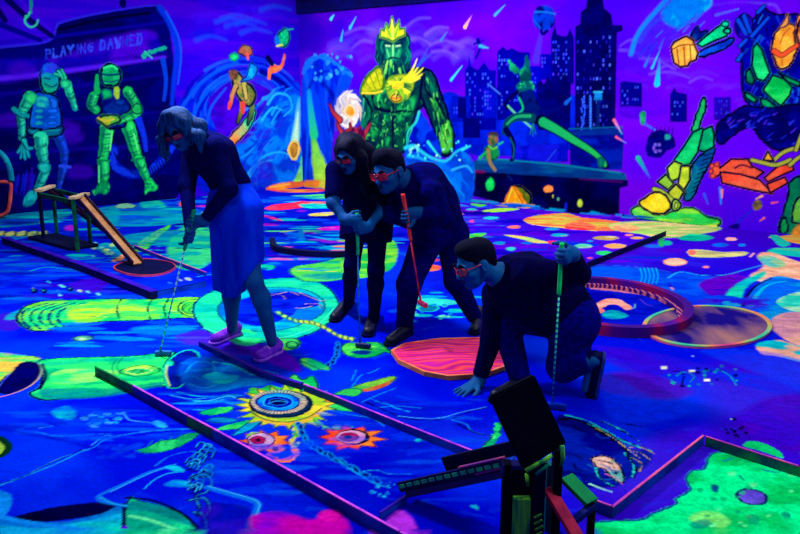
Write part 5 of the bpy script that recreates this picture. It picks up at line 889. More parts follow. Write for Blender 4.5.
# ---- near tower with the tilted black board and the rope-painted ramp
o = empty('ramp_tower', (0.45, 2.45, 0), 'tower of painted posts carrying a tilted black board in the near foreground', 'golf obstacle')
M_blk = mat('matt_black_board', '#03031c', '#020214', scale=6, rough=.9, spec=.05)
Q = [at(490, 397, 2.50), at(535, 375, 2.54), at(567, 444, 2.50), at(524, 470, 2.46)]; nn = (Q[1] - Q[0]).cross(Q[3] - Q[0]).normalized(); nn = nn if nn.y > 0 else -nn
bm = bmesh.new(); A = [bm.verts.new(p) for p in Q]; B = [bm.verts.new(p + nn * .035) for p in Q]; bm.faces.new(A); bm.faces.new(B[::-1])
for i in range(4): bm.faces.new((A[i], B[i], B[(i + 1) % 4], A[(i + 1) % 4]))
bmesh.ops.recalc_face_normals(bm, faces=bm.faces[:]); bmesh.ops.bevel(bm, geom=bm.edges[:], offset=.006, segments=2, affect='EDGES'); bmpart_('tilted_board', bm, o, M_blk)
M_lime = mat('lime_post_paint', '#70d838', '#0c7a50', scale=14, rough=.7, stretch=(3, 3, .35)); M_strp = mat('black_lime_post', '#04041e', '#050524', scale=5)
def post(x, ytop, Y, w, m, dp=.05, nm='post'):
    t_ = at(x, ytop, Y); b_ = Vector((t_.x, t_.y, 0)); bm = bmesh.new(); add_beam(bm, b_, t_, w, dp, up=(0, 1, 0), bevel=.004); return bmpart_(nm, bm, o, m)
post(507, 462, 2.50, .03, M_blk); post(522, 497, 2.45, .062, M_lime, .03, 'painted_post'); post(521, 468, 2.49, .07, M_blk, .04); pz = post(539, 462, 2.46, .045, M_strp); post(558, 450, 2.52, .032, M_blk); post(549, 462, 2.6, .02, mat('teal_slat', '#0c6a68', '#0a4a60', scale=8))
bm = bmesh.new()
for k, (x, y) in enumerate([(538, 516), (538, 522), (539, 528), (538, 534), (537, 541)]):
    a, b = at(x - 4, y + 2, 2.432), at(x + 4, y - 2, 2.432); add_beam(bm, a, b, .004, .007, bevel=0)
bmpart_('lime_stripes', bm, pz, mat('lime_stripe', '#70b838', '#3a9838', scale=20), off=o.location)
bm = bmesh.new(); add_beam(bm, at(502, 468, 2.5), at(545, 470, 2.5), .05, .045, bevel=.004); bmpart_('cross_beam', bm, o, mat('navy_beam', '#0a1468', '#080c48', scale=6))
for pts_, m, w in (([(526, 471), (540, 463), (552, 455)], M_lime, .010), ([(536, 474), (548, 464)], mat('teal_drip', '#129068', '#0c6a58', scale=12), .010), ([(562, 446), (563, 458), (561, 466)], M_lime, .009), ([(527, 474), (528, 486)], M_lime, .008)):
    bm = bmesh.new(); add_tube(bm, [at(x, y, 2.44) for x, y in pts_], w, 8, w * .7); bmpart_('painted_drip', bm, o, m, smooth=True)
bm = bmesh.new(); add_beam(bm, at(548, 488, 2.52), at(584, 548, 2.36), .05, .018); bmpart_('red_plank', bm, o, mat('red_plank_paint', '#b02848', '#701440', scale=8, rough=.6), label='red sloping plank')
bm = bmesh.new(); add_beam(bm, at(566, 477, 2.62), at(592, 503, 2.52), .065, .02); bmpart_('green_plank', bm, o, mat('green_plank_paint', '#148a48', '#0e6a48', scale=8, rough=.6), label='green sloping plank')
bm = bmesh.new(); add_beam(bm, at(572, 522, 2.48), at(594, 505, 2.52), .03, .02); bmpart_('brace', bm, o, mat('navy_brace', '#0a1a70', '#081050', scale=6))
bm = bmesh.new(); z_ = at(592, 503, 2.52); add_beam(bm, Vector((z_.x, z_.y, 0)), z_, .025, .025, up=(0, 1, 0)); bmpart_('post', bm, o, M_blk)
r0 = gnd(405, 498); r0.z = .06; r1 = at(512, 461, 2.60)
o2 = empty('rope_ramp', r0, 'sloping ramp painted with a green rope, leading up to the black board', 'golf obstacle'); r0b = Vector(r0)
bm = bmesh.new(); add_beam(bm, r0, r1, .075, .012); bd = bmpart_('bed', bm, o2, M_side)
dd = (r1 - r0).normalized(); ss = dd.cross(Vector((0, 0, 1))).normalized(); ss = ss if ss.y < 0 else -ss; uu = dd.cross(ss); uu = uu if uu.z > 0 else -uu
fa, fb = r0 + ss * .042, r1 + ss * .042; bm = bmesh.new(); add_beam(bm, fa + uu * .008, fb + uu * .008, .014, .042); fr = bmpart_('side_board', bm, o2, mat('ramp_front_board', '#0a1060', '#080a48', scale=6))
bm = bmesh.new(); add_beam(bm, r0 + (r1 - r0) * .36 - ss * .05 + uu * .03, r1 - ss * .05 + uu * .03, .014, .06); bmpart_('side_board', bm, o2, mat('ramp_back_board', '#0a0840', '#070630', scale=6))
bm = bmesh.new(); Lr = (r1 - r0).length
for k in range(13):
    c = fa + dd * Lr * (.04 + k * .073) + ss * .008 + uu * .012; add_beam(bm, c - dd * .012, c + dd * .015, .004, .016, up=uu, bevel=.0015)
bmpart_('painted_rope', bm, fr, mat('rope_paint', '#2ad080', '#1a9088', scale=30), off=o2.location)
bm = bmesh.new(); add_beam(bm, fa + dd * Lr * .72 + ss * .009 - uu * .004, fb + ss * .009 - uu * .0, .003, .008, bevel=0); add_beam(bm, fa + dd * Lr * .6 + ss * .0 + uu * .033, fb + uu * .033, .016, .006, bevel=0); bmpart_('orange_streak', bm, fr, mat('orange_streak_paint', '#a04068', '#703088', scale=12), off=o2.location)
bm = bmesh.new(); add_beam(bm, fa - uu * .027 + dd * .02, fb - uu * .027, .018, .026); bmpart_('underside_batten', bm, o2, mat('grey_batten', '#38307c', '#282468', scale=6))
# ================================================================== people: one smooth skin per body, grown from tapered bones
def V3(p): return np.array([p[0], p[1], p[2]], float)
def nrm(v): v = np.asarray(v, float); return v / (np.linalg.norm(v) + 1e-12)
class Skin:
    def __init__(self): self.add_ = []; self.sub_ = []; self.cuts = []
    def cone(self, a, b, ra, rb, k=.03, flat=0):
        self.add_.append(('c', V3(a), V3(b), ra, rb, k, flat)); return self
    def chain(self, pts, rs, k=.03, flat_end=False):
        for i in range(len(pts) - 1): self.cone(pts[i], pts[i + 1], rs[i], rs[i + 1], k, 1 if (flat_end and i == len(pts) - 2) else 0)
        return self
    def ell(self, c, r, M=None, k=.03, sub=False):
        (self.sub_ if sub else self.add_).append(('e', V3(c), np.array(r, float), np.eye(3) if M is None else np.array(M, float), k)); return self
    def cut(self, p, n): self.cuts.append((V3(p), nrm(n))); return self
    @staticmethod
    def _f(q, X, Y, Z):
        if q[0] == 'c':
            _, a, b, ra, rb, k, flat = q; d = b - a; L2 = d @ d + 1e-12
            h = ((X - a[0]) * d[0] + (Y - a[1]) * d[1] + (Z - a[2]) * d[2]) / L2; t = np.clip(h, 0, 1)
            f = np.sqrt((X - a[0] - t * d[0]) ** 2 + (Y - a[1] - t * d[1]) ** 2 + (Z - a[2] - t * d[2]) ** 2) - (ra + (rb - ra) * t)
            if flat: f = np.maximum(f, (h - 1) * math.sqrt(L2))
            return f
        _, c, r, M, k = q; x, y, z = X - c[0], Y - c[1], Z - c[2]
        u = (M[0, 0] * x + M[0, 1] * y + M[0, 2] * z) / r[0]; v = (M[1, 0] * x + M[1, 1] * y + M[1, 2] * z) / r[1]; w = (M[2, 0] * x + M[2, 1] * y + M[2, 2] * z) / r[2]
        k0 = np.sqrt(u * u + v * v + w * w); k1 = np.sqrt((u / r[0]) ** 2 + (v / r[1]) ** 2 + (w / r[2]) ** 2)
        return np.where(k1 < 1e-9, -r.min(), k0 * (k0 - 1) / np.maximum(k1, 1e-9))
    @staticmethod
    def _box(q):
        if q[0] == 'c': m = max(q[3], q[4]); return np.minimum(q[1], q[2]) - m, np.maximum(q[1], q[2]) + m
        m = q[2].max(); return q[1] - m, q[1] + m
    def mesh(self, name, h=.006, base=(0, 0, 0)):
        bx = [self._box(q) for q in self.add_]; lo = np.min([b[0] for b in bx], 0) - 4 * h; hi = np.max([b[1] for b in bx], 0) + 4 * h
        n = np.ceil((hi - lo) / h).astype(int) + 1
        ax = [lo[i] + h * np.arange(n[i]) for i in range(3)]
        f = np.full(n, 1.0, np.float32)
        def sub(b, m):
            i0 = np.maximum(((b[0] - m - lo) / h).astype(int), 0); i1 = np.minimum(((b[1] + m - lo) / h).astype(int) + 2, n)
            s = tuple(slice(a, c) for a, c in zip(i0, i1)); return s, ax[0][s[0]][:, None, None], ax[1][s[1]][None, :, None], ax[2][s[2]][None, None, :]
        for q in self.add_:
            k = q[5] if q[0] == 'c' else q[4]
            s, X, Y, Z = sub(self._box(q), k + 3 * h); g = self._f(q, X, Y, Z); o = f[s]
            hh = np.maximum(k - np.abs(g - o), 0) / k; f[s] = np.minimum(g, o) - hh * hh * k * .25
        for q in self.sub_:
            k = q[4]; s, X, Y, Z = sub(self._box(q), k + 3 * h); g = -self._f(q, X, Y, Z); o = f[s]
            hh = np.maximum(k - np.abs(g - o), 0) / k; f[s] = np.maximum(g, o) + hh * hh * k * .25
        for p, nn in self.cuts:
            g = (ax[0][:, None, None] - p[0]) * nn[0] + (ax[1][None, :, None] - p[1]) * nn[1] + (ax[2][None, None, :] - p[2]) * nn[2]
            f = np.maximum(f, g.astype(np.float32))
        # surface nets
        ins = f < 0; c = np.zeros(n - 1, np.uint8)
        for dx in (0, 1):
            for dy in (0, 1):
                for dz in (0, 1): c += ins[dx:n[0] - 1 + dx, dy:n[1] - 1 + dy, dz:n[2] - 1 + dz]
        act = np.argwhere((c > 0) & (c < 8)); idx = -np.ones(n - 1, np.int64); idx[tuple(act.T)] = np.arange(len(act))
        acc = np.zeros((len(act), 3)); cnt = np.zeros(len(act))
        for d in range(3):
            o1, o2 = [i for i in range(3) if i != d]
            for u in (0, 1):
                for v in (0, 1):
                    A = act.copy(); A[:, o1] += u; A[:, o2] += v; B = A.copy(); B[:, d] += 1
                    fa = f[tuple(A.T)]; fb = f[tuple(B.T)]; m = (fa < 0) != (fb < 0)
                    t = np.where(m, fa / np.where(m, fa - fb, 1), 0); pt = A.astype(float); pt[:, d] += t
                    acc[m] += pt[m]; cnt[m] += 1
        Vx = lo + h * acc / cnt[:, None]; Q = []
        for d in range(3):
            o1, o2 = (d + 1) % 3, (d + 2) % 3
            sl = [slice(1, n[i] - 1) for i in range(3)]; sl[d] = slice(0, n[d] - 1); s2 = list(sl); s2[d] = slice(1, n[d])
            a = ins[tuple(sl)]; b = ins[tuple(s2)]; e = np.argwhere(a != b); off = np.array([1, 1, 1]); off[d] = 0; e = e + off
            flip = ins[tuple(e.T)]
            def cell(u, v): w = e.copy(); w[:, o1] -= u; w[:, o2] -= v; return idx[tuple(w.T)]
            q = np.stack([cell(1, 1), cell(0, 1), cell(0, 0), cell(1, 0)], 1); q[~flip] = q[~flip][:, ::-1]; Q.append(q)
        Q = np.concatenate(Q); Q = Q[(Q >= 0).all(1)]
        return mesh_np(name, Vx - np.array(base), Q, smooth=True)

def frame(f, u):
    f = nrm(f); r = nrm(np.cross(f, u)); u = np.cross(r, f); return np.array([r, f, u])   # rows: right, forward, up
def head(sk, c, M, s=1.0, wide=1.0):
    c = V3(c); g = lambda x, y, z: c + s * (x * M[0] + y * M[1] + z * M[2])
    e = lambda p, r, k=.02, sub=False: sk.ell(g(*p), np.array(r) * s, M, k * s, sub)
    e((0, -.012, .035), (.074 * wide, .094, .084)); e((0, .03, -.02), (.062 * wide, .062, .075), .03); e((0, .045, -.07), (.042 * wide, .042, .04), .03)
    e((0, .072, -.088), (.02, .018, .016), .02); e((0, .083, .022), (.05, .016, .012), .012)
    for sx in (-1, 1):
        e((sx * .03, .106, .004), (.018, .02, .012), .012, True); e((sx * .044, .062, -.022), (.02, .022, .018), .02)
        e((sx * .03, .083, .003), (.0125, .0125, .0125), .004)
        e((sx * .08 * wide, -.01, -.006), (.01, .022, .034), .008); e((sx * .089 * wide, .0, -.004), (.006, .01, .018), .004, True)
        e((sx * .011, .104, -.03), (.008, .009, .007), .006)
    sk.cone(g(0, .088, .014), g(0, .112, -.026), .007 * s, .011 * s, .012 * s)
    e((0, .09, -.052), (.022, .011, .0055), .005); e((0, .088, -.0635), (.019, .011, .0065), .005); e((0, .104, -.0578), (.022, .01, .0016), .003, True)
    return g
def hand(sk, w, d, n, side=1, curl=(.35, .4, .3), spread=.05, thumb=.6, s=1.0, flat=False):
    """palm from wrist w along d, palm facing n; lateral axis a = n x d, thumb on side*a"""
    w = V3(w); d = nrm(d); n = nrm(np.asarray(n) - d * (np.asarray(n) @ d)); a = np.cross(n, d) * side
    M = np.array([a, d, n]); sk.ell(w + d * .052 * s, (.04 * s, .055 * s, .0155 * s), M, .014); sk.cone(w - d * .02, w + d * .02 * s, .024 * s, .022 * s, .03)
    for i, (lat, L, r) in enumerate([(.030, .070, .0088), (.010, .079, .0092), (-.010, .073, .0088), (-.029, .058, .0078)]):
        p = w + s * (d * (.088 - abs(i - 1.2) * .005) + a * lat); th = 0.0; fan = a * spread * (1.2 - i) * .9
        sk.cone(p - d * .02 * s, p, r * s, r * s, .008); dd = nrm(d + fan)
        for j, fr in enumerate((.45, .31, .24)):
            th += curl[j]; q = p + s * L * fr * (dd * math.cos(th) + n * math.sin(th)); sk.cone(p, q, r * s * (1 - .1 * j), r * s * (.9 - .1 * j), .006); p = q
    p = w + s * (d * .025 + a * .028); t1 = nrm(d * .75 + a * .75 + n * thumb * .6); t2 = nrm(d * .9 + a * .25 + n * thumb * 1.3); t3 = nrm(d * .9 - a * .2 + n * thumb * 1.5)
    for tt, L, r0, r1 in ((t1, .04, .0135, .0115), (t2, .032, .0112, .0098), (t3, .024, .0098, .0082)):
        q = p + s * L * tt; sk.cone(p, q, r0 * s, r1 * s, .008); p = q
def grip_hand(sk, elbow, g, axis, side, flip=1, s=1.0):
    """hand closed round a shaft through g along axis; returns the wrist"""
    axis = nrm(axis); g = V3(g); d = g - V3(elbow); d = nrm(d - axis * (d @ axis)); n = np.cross(axis, d) * flip
    w = g - d * .075 * s - n * .027 * s
    hand(sk, w, d, n, side, (1.05, 1.25, .85), 0.0, 1.1, s); return w

SKIN = lambda nm, a, b: mat('skin_' + nm, a, b, scale=9, rough=.6, spec=.08, lo=.3, hi=.7)
def cloth(nm, a, b, sc_=26, st=None): return mat(nm, a, b, scale=sc_, rough=.9, spec=.02, bump=.35, stretch=st)
def wloc(o):
    v = Vector((0, 0, 0))
    while o is not None: v = v + o.location; o = o.parent
    return v
def part(name, sk, parent, m, h=.007, label=None):
    me = sk.mesh(name, h, tuple(wloc(parent))); return link(name, me, parent, m, label)
def bmpart(name, bm, parent, m, label=None, smooth=True):
    me = bm_mesh(name, bm, smooth); me.transform(Matrix.Translation(-wloc(parent))); return link(name, me, parent, m, label)
M_lens = mat('red_fluorescent_lens', '#e0203a', '#c01830', scale=5, rough=.25, spec=.5); M_gframe = mat('glasses_frame', '#50104a', '#300a30', scale=6, rough=.4)
M_eye = mat('eye_white', '#3a70a8', '#2a5890', scale=5, rough=.3, spec=.5); M_iris = mat('iris_dark', '#04061e', '#060a28', scale=5, rough=.3, spec=.5)
M_lip = mat('lips', '#1a2a5a', '#221f58', scale=8, rough=.45); M_brow = mat('eyebrow', '#04081e', '#060a26', scale=50, rough=.8)
def glasses(par, g, M, s=1.0, wide=1.0, light=False):
    bm = bmesh.new()
    o = link('glasses', None, par); o.location = (0, 0, 0)
    for sx in (-1, 1):
        bl = bmesh.new(); pts = []; ks = 1.18 if light else 1.0
        for k in range(20):
            t = 2 * math.pi * k / 20; cx, sx_ = math.cos(t), math.sin(t)
            px = math.copysign(abs(cx) ** .6, cx) * .027 * (1.08 if light else 1); pz = math.copysign(abs(sx_) ** .6, sx_) * .017 * ks
            pts.append((sx * .033 + px, .107 - abs(sx * .033 + px) ** 2 * 5, .004 + pz))
        for dy in (0, .003): bl.faces.new([bl.verts.new(g(x, y + dy, z)) for x, y, z in pts])
        vs = bl.verts[:]
        for k in range(20): bl.faces.new((vs[k], vs[(k + 1) % 20], vs[20 + (k + 1) % 20], vs[20 + k]))
        me = bm_mesh('lens', bl); me.transform(Matrix.Translation(-Vector(par.location))); link('lens', me, o, M_lens)
        add_tube(bm, [g(x, y + .0015, z) for x, y, z in pts] + [g(pts[0][0], pts[0][1] + .0015, pts[0][2])], .0022 * s, 6, caps=False)
        add_tube(bm, [g(sx * .06, .09, .01), g(sx * .074 * wide, .05, .012), g(sx * .079 * wide, -.005, .012), g(sx * .078 * wide, -.02, -.002)], .0026 * s, 6)
    add_tube(bm, [g(-.008, .108, .008), g(0, .11, .011), g(.008, .108, .008)], .0026 * s, 6)
    me = bm_mesh('frame', bm, True); me.transform(Matrix.Translation(-Vector(par.location))); link('frame', me, o, M_lens if light else M_gframe)
def face_bits(par, g, M, s=1.0):
    for sx in (-1, 1):
        sk = Skin().ell(g(sx * .03, .0845, .003), (.0115 * s,) * 3, M); e = part('eye', sk, par, M_eye, .003)
        sk = Skin().ell(g(sx * .03, .0945, .002), (.0052 * s, .0026 * s, .0052 * s), M); part('iris', sk, e, M_iris, .0016)
        sk = Skin().chain([g(sx * .014, .101, .028), g(sx * .032, .098, .033), g(sx * .05, .084, .027)], [.003 * s, .0042 * s, .002 * s]); part('eyebrow', sk, par, M_brow, .0025)
    sk = Skin().ell(g(0, .0935, -.0525), (.0195 * s, .0095 * s, .0048 * s), M).ell(g(0, .0915, -.0632), (.017 * s, .0095 * s, .0056 * s), M, .001); part('lips', sk, par, M_lip, .0028)
def shoe(par, heel, toe, m, msole, r=.036, up=(0, 0, 1), ank=None, lace=None):
    h, t = V3(heel), V3(toe); d = nrm(t - h); u = nrm(np.asarray(up, float) - d * (np.asarray(up) @ d)); L = np.linalg.norm(t - h)
    sk = Skin().cone(h + d * .03 + u * .05, t - d * .045 + u * .032, .036, .037, .03).cone(h + d * .035 + u * .055, h + d * .05 + u * .085, .036, .034, .03)
    if ank is not None: sk.cone(h + d * .045 + u * .06, V3(ank), .036, .038, .02, 1)
    sk.cut(h + u * .018, -u); o = part('shoe', sk, par, m, .005)
    ks = Skin().cone(h + d * .03 + u * .018, t - d * .04 + u * .018, .041, .043, .02).cut(h + u * .022, u).cut(h + u * .002, -u); part('sole', ks, o, msole, .005)
    if lace is not None:
        bm = bmesh.new(); sd = np.cross(d, u)
        for k in range(4):
            c = h + d * (.085 + .022 * k) + u * (.088 - .006 * k); add_tube(bm, [c - sd * .026 - u * .012, c + u * .002, c + sd * .026 - u * .012], .0035, 6)
        bmpart('laces', bm, o, lace)
def person(sk, base, label, skin):
    base = Vector((base[0], base[1], 0)); me = sk.mesh('person', .006, tuple(base)); o = link('person', me, None, skin, label, 'person'); o.location = base; return o

def putter(T, B, grip_len, cg, cs, cs2, label, group, gl=None, head_dir=(1, 0, 0), hcol=None):
    """golf putter from the top of its grip T to its head B"""
    T, B = Vector(T), Vector(B); o = empty('golf_club', B, label, 'golf club', None); d = (T - B).normalized(); L = (T - B).length
    bm = bmesh.new(); add_tube(bm, [T, T - d * .01, T - d * grip_len * .5, T - d * (grip_len - .01), T - d * grip_len], .0125, 12, .0105); bmpart('grip', bm, o, cg)
    bm = bmesh.new(); add_tube(bm, [T - d * grip_len, B + d * L * .4, B + d * .02], .0058, 10, .0048); bmpart('shaft', bm, o, cs)
    bm = bmesh.new(); hd = Vector(head_dir).normalized(); add_beam(bm, B - hd * .03, B + hd * .075, .028, .03, bevel=.006); add_tube(bm, [B + d * .008, B + d * .05], .0075, 8); bmpart('club_head', bm, o, hcol or cs2, smooth=False)
    return o
def braid(nm, a, b, scale):
    """shaft with a spiral light-and-dark wrap"""
    m, nt, bs = nmat(nm, .4, .3); N = nt.nodes; K = nt.links; tc = N.new('ShaderNodeTexCoord'); w = N.new('ShaderNodeTexWave'); w.wave_type = 'BANDS'; w.bands_direction = 'Z'
    w.inputs['Scale'].default_value = scale; w.inputs['Distortion'].default_value = .6; K.new(tc.outputs['Object'], w.inputs['Vector'])
    r = N.new('ShaderNodeValToRGB'); r.color_ramp.elements[0].position = .38; r.color_ramp.elements[1].position = .5; r.color_ramp.elements[0].color = (*paint(b), 1); r.color_ramp.elements[1].color = (*paint(a), 1)
    K.new(w.outputs['Fac'], r.inputs[0]); K.new(r.outputs[0], bs.inputs['Base Color']); return m
M_green_grip = mat('green_rubber_grip', '#18c888', '#10a870', scale=20, rough=.5); M_bright_grip = mat('bright_green_grip', '#20e878', '#18c868', scale=20, rough=.5); M_red_grip = mat('coral_rubber_grip', '#ff4a48', '#f03848', scale=20, rough=.5)
M_sh_white = braid('braided_pale_shaft', '#b0f0ff', '#3a98f0', 9); M_sh_blue = mat('blue_shaft', '#2a78d0', '#1a58c0', scale=30, rough=.4); M_sh_red = mat('coral_shaft', '#e83a50', '#b02868', scale=12, rough=.4); M_sh_green = braid('braided_green_shaft', '#48ffc0', '#0a60a8', 11)
M_head_dark = mat('dark_club_head', '#1a2a80', '#0e1860', scale=8, rough=.4, spec=.4)

# ------------------------------------------------------------------ 1: woman in a blue pencil skirt, bending over her ball
pf, pn = gnd(228, 341), gnd(270, 358)
J = {k: V3(at(*v)) for k, v in dict(pel=(234, 210, 4.70), wai=(231, 186, 4.70), che=(214, 156, 4.69), nb=(198, 137, 4.69), hd=(180, 129, 4.58),
     s1=(215, 149, 4.57), e1=(229, 189, 4.47), s2=(193, 148, 4.83), e2=(187, 186, 4.72), h1=(243, 214, 4.60), h2=(227, 214, 4.84), k1=(253, 280, 4.50), k2=(228, 284, 4.78)).items()}
a1 = V3(at(272, 341, pn.y + .02)); a2 = V3(at(232, 328, pf.y + .02))
T1 = at(194, 210, 4.43); B1 = gnd(160, 356); B1.z = .02; ax1 = V3(T1) - V3(B1)
gA = V3(T1) - nrm(ax1) * .075; gB = V3(T1) - nrm(ax1) * .175
sk = Skin()
sk.chain([J['pel'], J['wai'], J['che'], J['nb']], [.12, .095, .105, .06], .06); sk.chain([J['nb'], J['hd'] + np.array([.01, 0, -.05])], [.05, .047], .03)
hf = nrm([-.2, -.84, -.5]); hM = frame(hf, (-.3, -.25, 1)); g1 = head(sk, J['hd'], hM, 1.0)
wA = grip_hand(sk, J['e1'], gA, ax1, 1, 1, .95); wB = grip_hand(sk, J['e2'], gB, ax1, -1, -1, .95)
sk.chain([J['s1'], J['e1'], wA], [.038, .034, .024]); sk.chain([J['s2'], J['e2'], wB], [.038, .034, .024])
for h_, k_, a_, tip in ((J['h1'], J['k1'], a1, pn), (J['h2'], J['k2'], a2, pf)):
    mid = k_ + (a_ - k_) * .3 + np.array([.012, .012, 0]); sk.chain([h_, k_, mid, a_], [.082, .054, .056, .034], .03)
for heel, toe in (((279, 352), (257, 362)), ((238, 334), (212, 345))):
    h_, t_ = V3(gnd(*heel)), V3(gnd(*toe)); sk.cone(h_ + [0, 0, .05], t_ + (h_ - t_) * .25 + [0, 0, .035], .03, .028, .02)
W = person(sk, ((pf.x + pn.x) / 2, (pf.y + pn.y) / 2), 'woman with pale shoulder-length hair and blue skirt, bent over a club', SKIN('pale', '#1858a8', '#0e4690'))
face_bits(W, g1, hM)
glasses(W, g1, hM)
sk = Skin(); c = J['hd']
sk.ell(g1(0, -.014, .036), (.084, .106, .094), hM)
for sx, q in ((1, [g1(.05, .035, .1), g1(.088, .03, .02)]), (-1, [g1(-.05, .03, .1), g1(-.088, .01, .02)])):
    pass
for q, rs in (([g1(-.02, .03, .115), g1(-.075, .03, .05), at(162, 140, 4.54), at(164, 152, 4.54), at(168, 161, 4.55)], [.022, .024, .026, .022, .008]), ([g1(-.06, -.02, .08), at(166, 132, 4.62), at(164, 150, 4.62)], [.03, .034, .014]),
              ([g1(.02, .03, .115), g1(.075, .03, .05), at(199, 136, 4.50), at(201, 152, 4.52)], [.022, .024, .03, .012]), ([g1(.06, -.03, .07), at(200, 126, 4.6), at(204, 146, 4.6)], [.036, .036, .016])):
    sk.chain(q, rs, .045)
sk.ell(g1(0, .1, -.02), (.06, .085, .1), hM, .02, sub=True)
part('hair', sk, W, mat('blonde_hair', '#1450a4', '#072658', scale=60, rough=.6, spec=.1, stretch=(1.6, 1.6, .12), bump=.7), .0055)
sk = Skin(); sk.chain([J['pel'] + (J['wai'] - J['pel']) * .55, J['wai'], J['che'], J['nb'] + (J['che'] - J['nb']) * .1], [.118, .11, .13, .075], .06)
for s_, e_, w_ in ((J['s1'], J['e1'], wA), (J['s2'], J['e2'], wB)): sk.cone(J['che'] + (s_ - J['che']) * .3, s_, .095, .068, .06); sk.chain([s_, e_], [.07, .05], .03); sk.cone(e_, e_ + (w_ - e_) * .88, .047, .035, .03, 1)
sk.cut(J['nb'] + [-.02, 0, .03], [-.35, .1, 1])
part('sweater', sk, W, cloth('black_knit', '#06145c', '#040e44', 60))
hemA, hemB = V3(at(243, 292, 4.65)), V3(at(260, 264, 4.55)); hn = nrm(np.cross(hemB - hemA, np.array([.15, 1, 0])));
if hn[2] > 0: hn = -hn
sk = Skin(); sk.chain([J['wai'] + (J['pel'] - J['wai']) * .1, J['pel']], [.122, .158], .04); mk = (J['k1'] + J['k2']) / 2
sk.chain([J['h1'], J['k1'] + [0, 0, -.06]], [.115, .085], .09).chain([J['h2'], J['k2'] + [-.01, 0, -.14]], [.115, .09], .09).chain([J['pel'], mk + [-.02, 0, -.06]], [.15, .1], .09)
sk.cut(hemA, hn).cut((0, 0, at(228, 291, 4.72).z), (0, 0, -1)).cut(J['wai'] + [0, 0, .02], J['wai'] - J['pel'])
part('skirt', sk, W, mat('blue_skirt', '#0a38f8', '#0828e4', scale=7, rough=.9, spec=.02, stretch=(2, 2, .5), bump=.15))
Mv, Ms = mat('violet_canvas', '#8838f0', '#6420d8', scale=20, rough=.7), mat('violet_sole', '#a058ff', '#8040f0', scale=20, rough=.6); Ml = mat('white_laces', '#b8a8ff', '#a090f8', scale=20)
shoe(W, gnd(280, 352), gnd(256, 363), Mv, Ms, lace=Ml); shoe(W, gnd(239, 334), gnd(211, 346), Mv, Ms, lace=Ml)
putter(T1, B1, .26, M_green_grip, M_sh_white, mat('pale_club_head', '#2a80d8', '#1a58c0', scale=9, rough=.4), 'club with braided pale blue shaft held by the woman in the blue skirt', None)

# ------------------------------------------------------------------ 2: woman with long dark hair leaning on a club
f1, f2 = gnd(341, 315), gnd(372, 330)
J = {k: V3(at(*v)) for k, v in dict(pel=(367, 212, 5.22), wai=(361, 194, 5.17), che=(353, 178, 5.08), nb=(353, 165, 5.02), hd=(350, 155, 4.93),
     s1=(336, 171, 4.98), e1=(333, 203, 4.86), s2=(372, 173, 5.12), e2=(384, 207, 5.0), h1=(357, 216, 5.2), h2=(378, 216, 5.16), k1=(352, 266, 5.16), k2=(376, 270, 5.02)).items()}
a1 = V3(at(348, 303, f1.y + .03)); a2 = V3(at(374, 316, f2.y + .03))
T2 = at(357, 213, 4.78); B2 = gnd(360, 348); B2.z = .02; ax2 = V3(T2) - V3(B2); gA = V3(T2) - nrm(ax2) * .045; gB = V3(T2) - nrm(ax2) * .1
sk = Skin(); sk.chain([J['pel'], J['wai'], J['che'], J['nb']], [.12, .095, .105, .05], .06); sk.chain([J['nb'], J['hd'] + [0, .02, -.04]], [.046, .044], .03)
hf = nrm([-.45, -.82, -.38]); hM = frame(hf, (-.15, -.2, 1)); g2 = head(sk, J['hd'], hM, .98, 1.0)
wA = grip_hand(sk, J['e1'], gA, ax2, -1, 1, .95); wB = grip_hand(sk, J['e2'], gB, ax2, 1, -1, .95)
sk.chain([J['s1'], J['e1'], wA], [.042, .04, .024]); sk.chain([J['s2'], J['e2'], wB], [.042, .038, .024])
for h_, k_, a_ in ((J['h1'], J['k1'], a1), (J['h2'], J['k2'], a2)): sk.chain([h_, k_, k_ + (a_ - k_) * .3 + np.array([0, .012, 0]), a_], [.075, .048, .05, .032], .03)
for heel, toe in (((350, 304), (334, 322)), ((374, 317), (368, 336))): h_, t_ = V3(gnd(*heel)), V3(gnd(*toe)); sk.cone(h_ + [0, 0, .05], t_ + (h_ - t_) * .25 + [0, 0, .035], .028, .026, .02)
A2 = person(sk, ((f1.x + f2.x) / 2, (f1.y + f2.y) / 2), 'dark-haired woman in dark dress and tights leaning with both hands on a club', SKIN('blue_lit', '#1454a0', '#0c4088'))
face_bits(A2, g2, hM, .98); glasses(A2, g2, hM, .98)
sk = Skin(); sk.ell(g2(0, -.016, .036), (.085, .105, .092), hM)
for q, rs in (([g2(.04, -.04, .09), at(366, 152, 5.0), at(371, 172, 5.0), at(377, 192, 4.98), at(383, 205, 4.96)], [.05, .055, .055, .05, .02]), ([g2(.06, -.02, .06), at(361, 158, 4.9), at(364, 180, 4.9), at(368, 198, 4.9)], [.04, .04, .042, .016]),
              ([g2(-.04, 0, .09), at(340, 150, 4.98), at(339, 165, 5.0), at(341, 182, 5.0)], [.035, .035, .03, .012]), ([g2(0, -.06, .05), at(357, 160, 5.04), at(362, 185, 5.06)], [.075, .075, .04])): sk.chain(q, rs, .025)
sk.ell(g2(.0, .1, -.025), (.056, .085, .094), hM, .02, sub=True)
part('hair', sk, A2, mat('black_hair', '#05062e', '#03041c', scale=60, rough=.6, spec=.08, stretch=(1.6, 1.6, .12), bump=.5), .0055)
sk = Skin(); sk.chain([J['pel'] + [0, 0, -.02], J['wai'], J['che'], J['nb'] + [0, .0, -.02]], [.145, .115, .128, .066], .06)
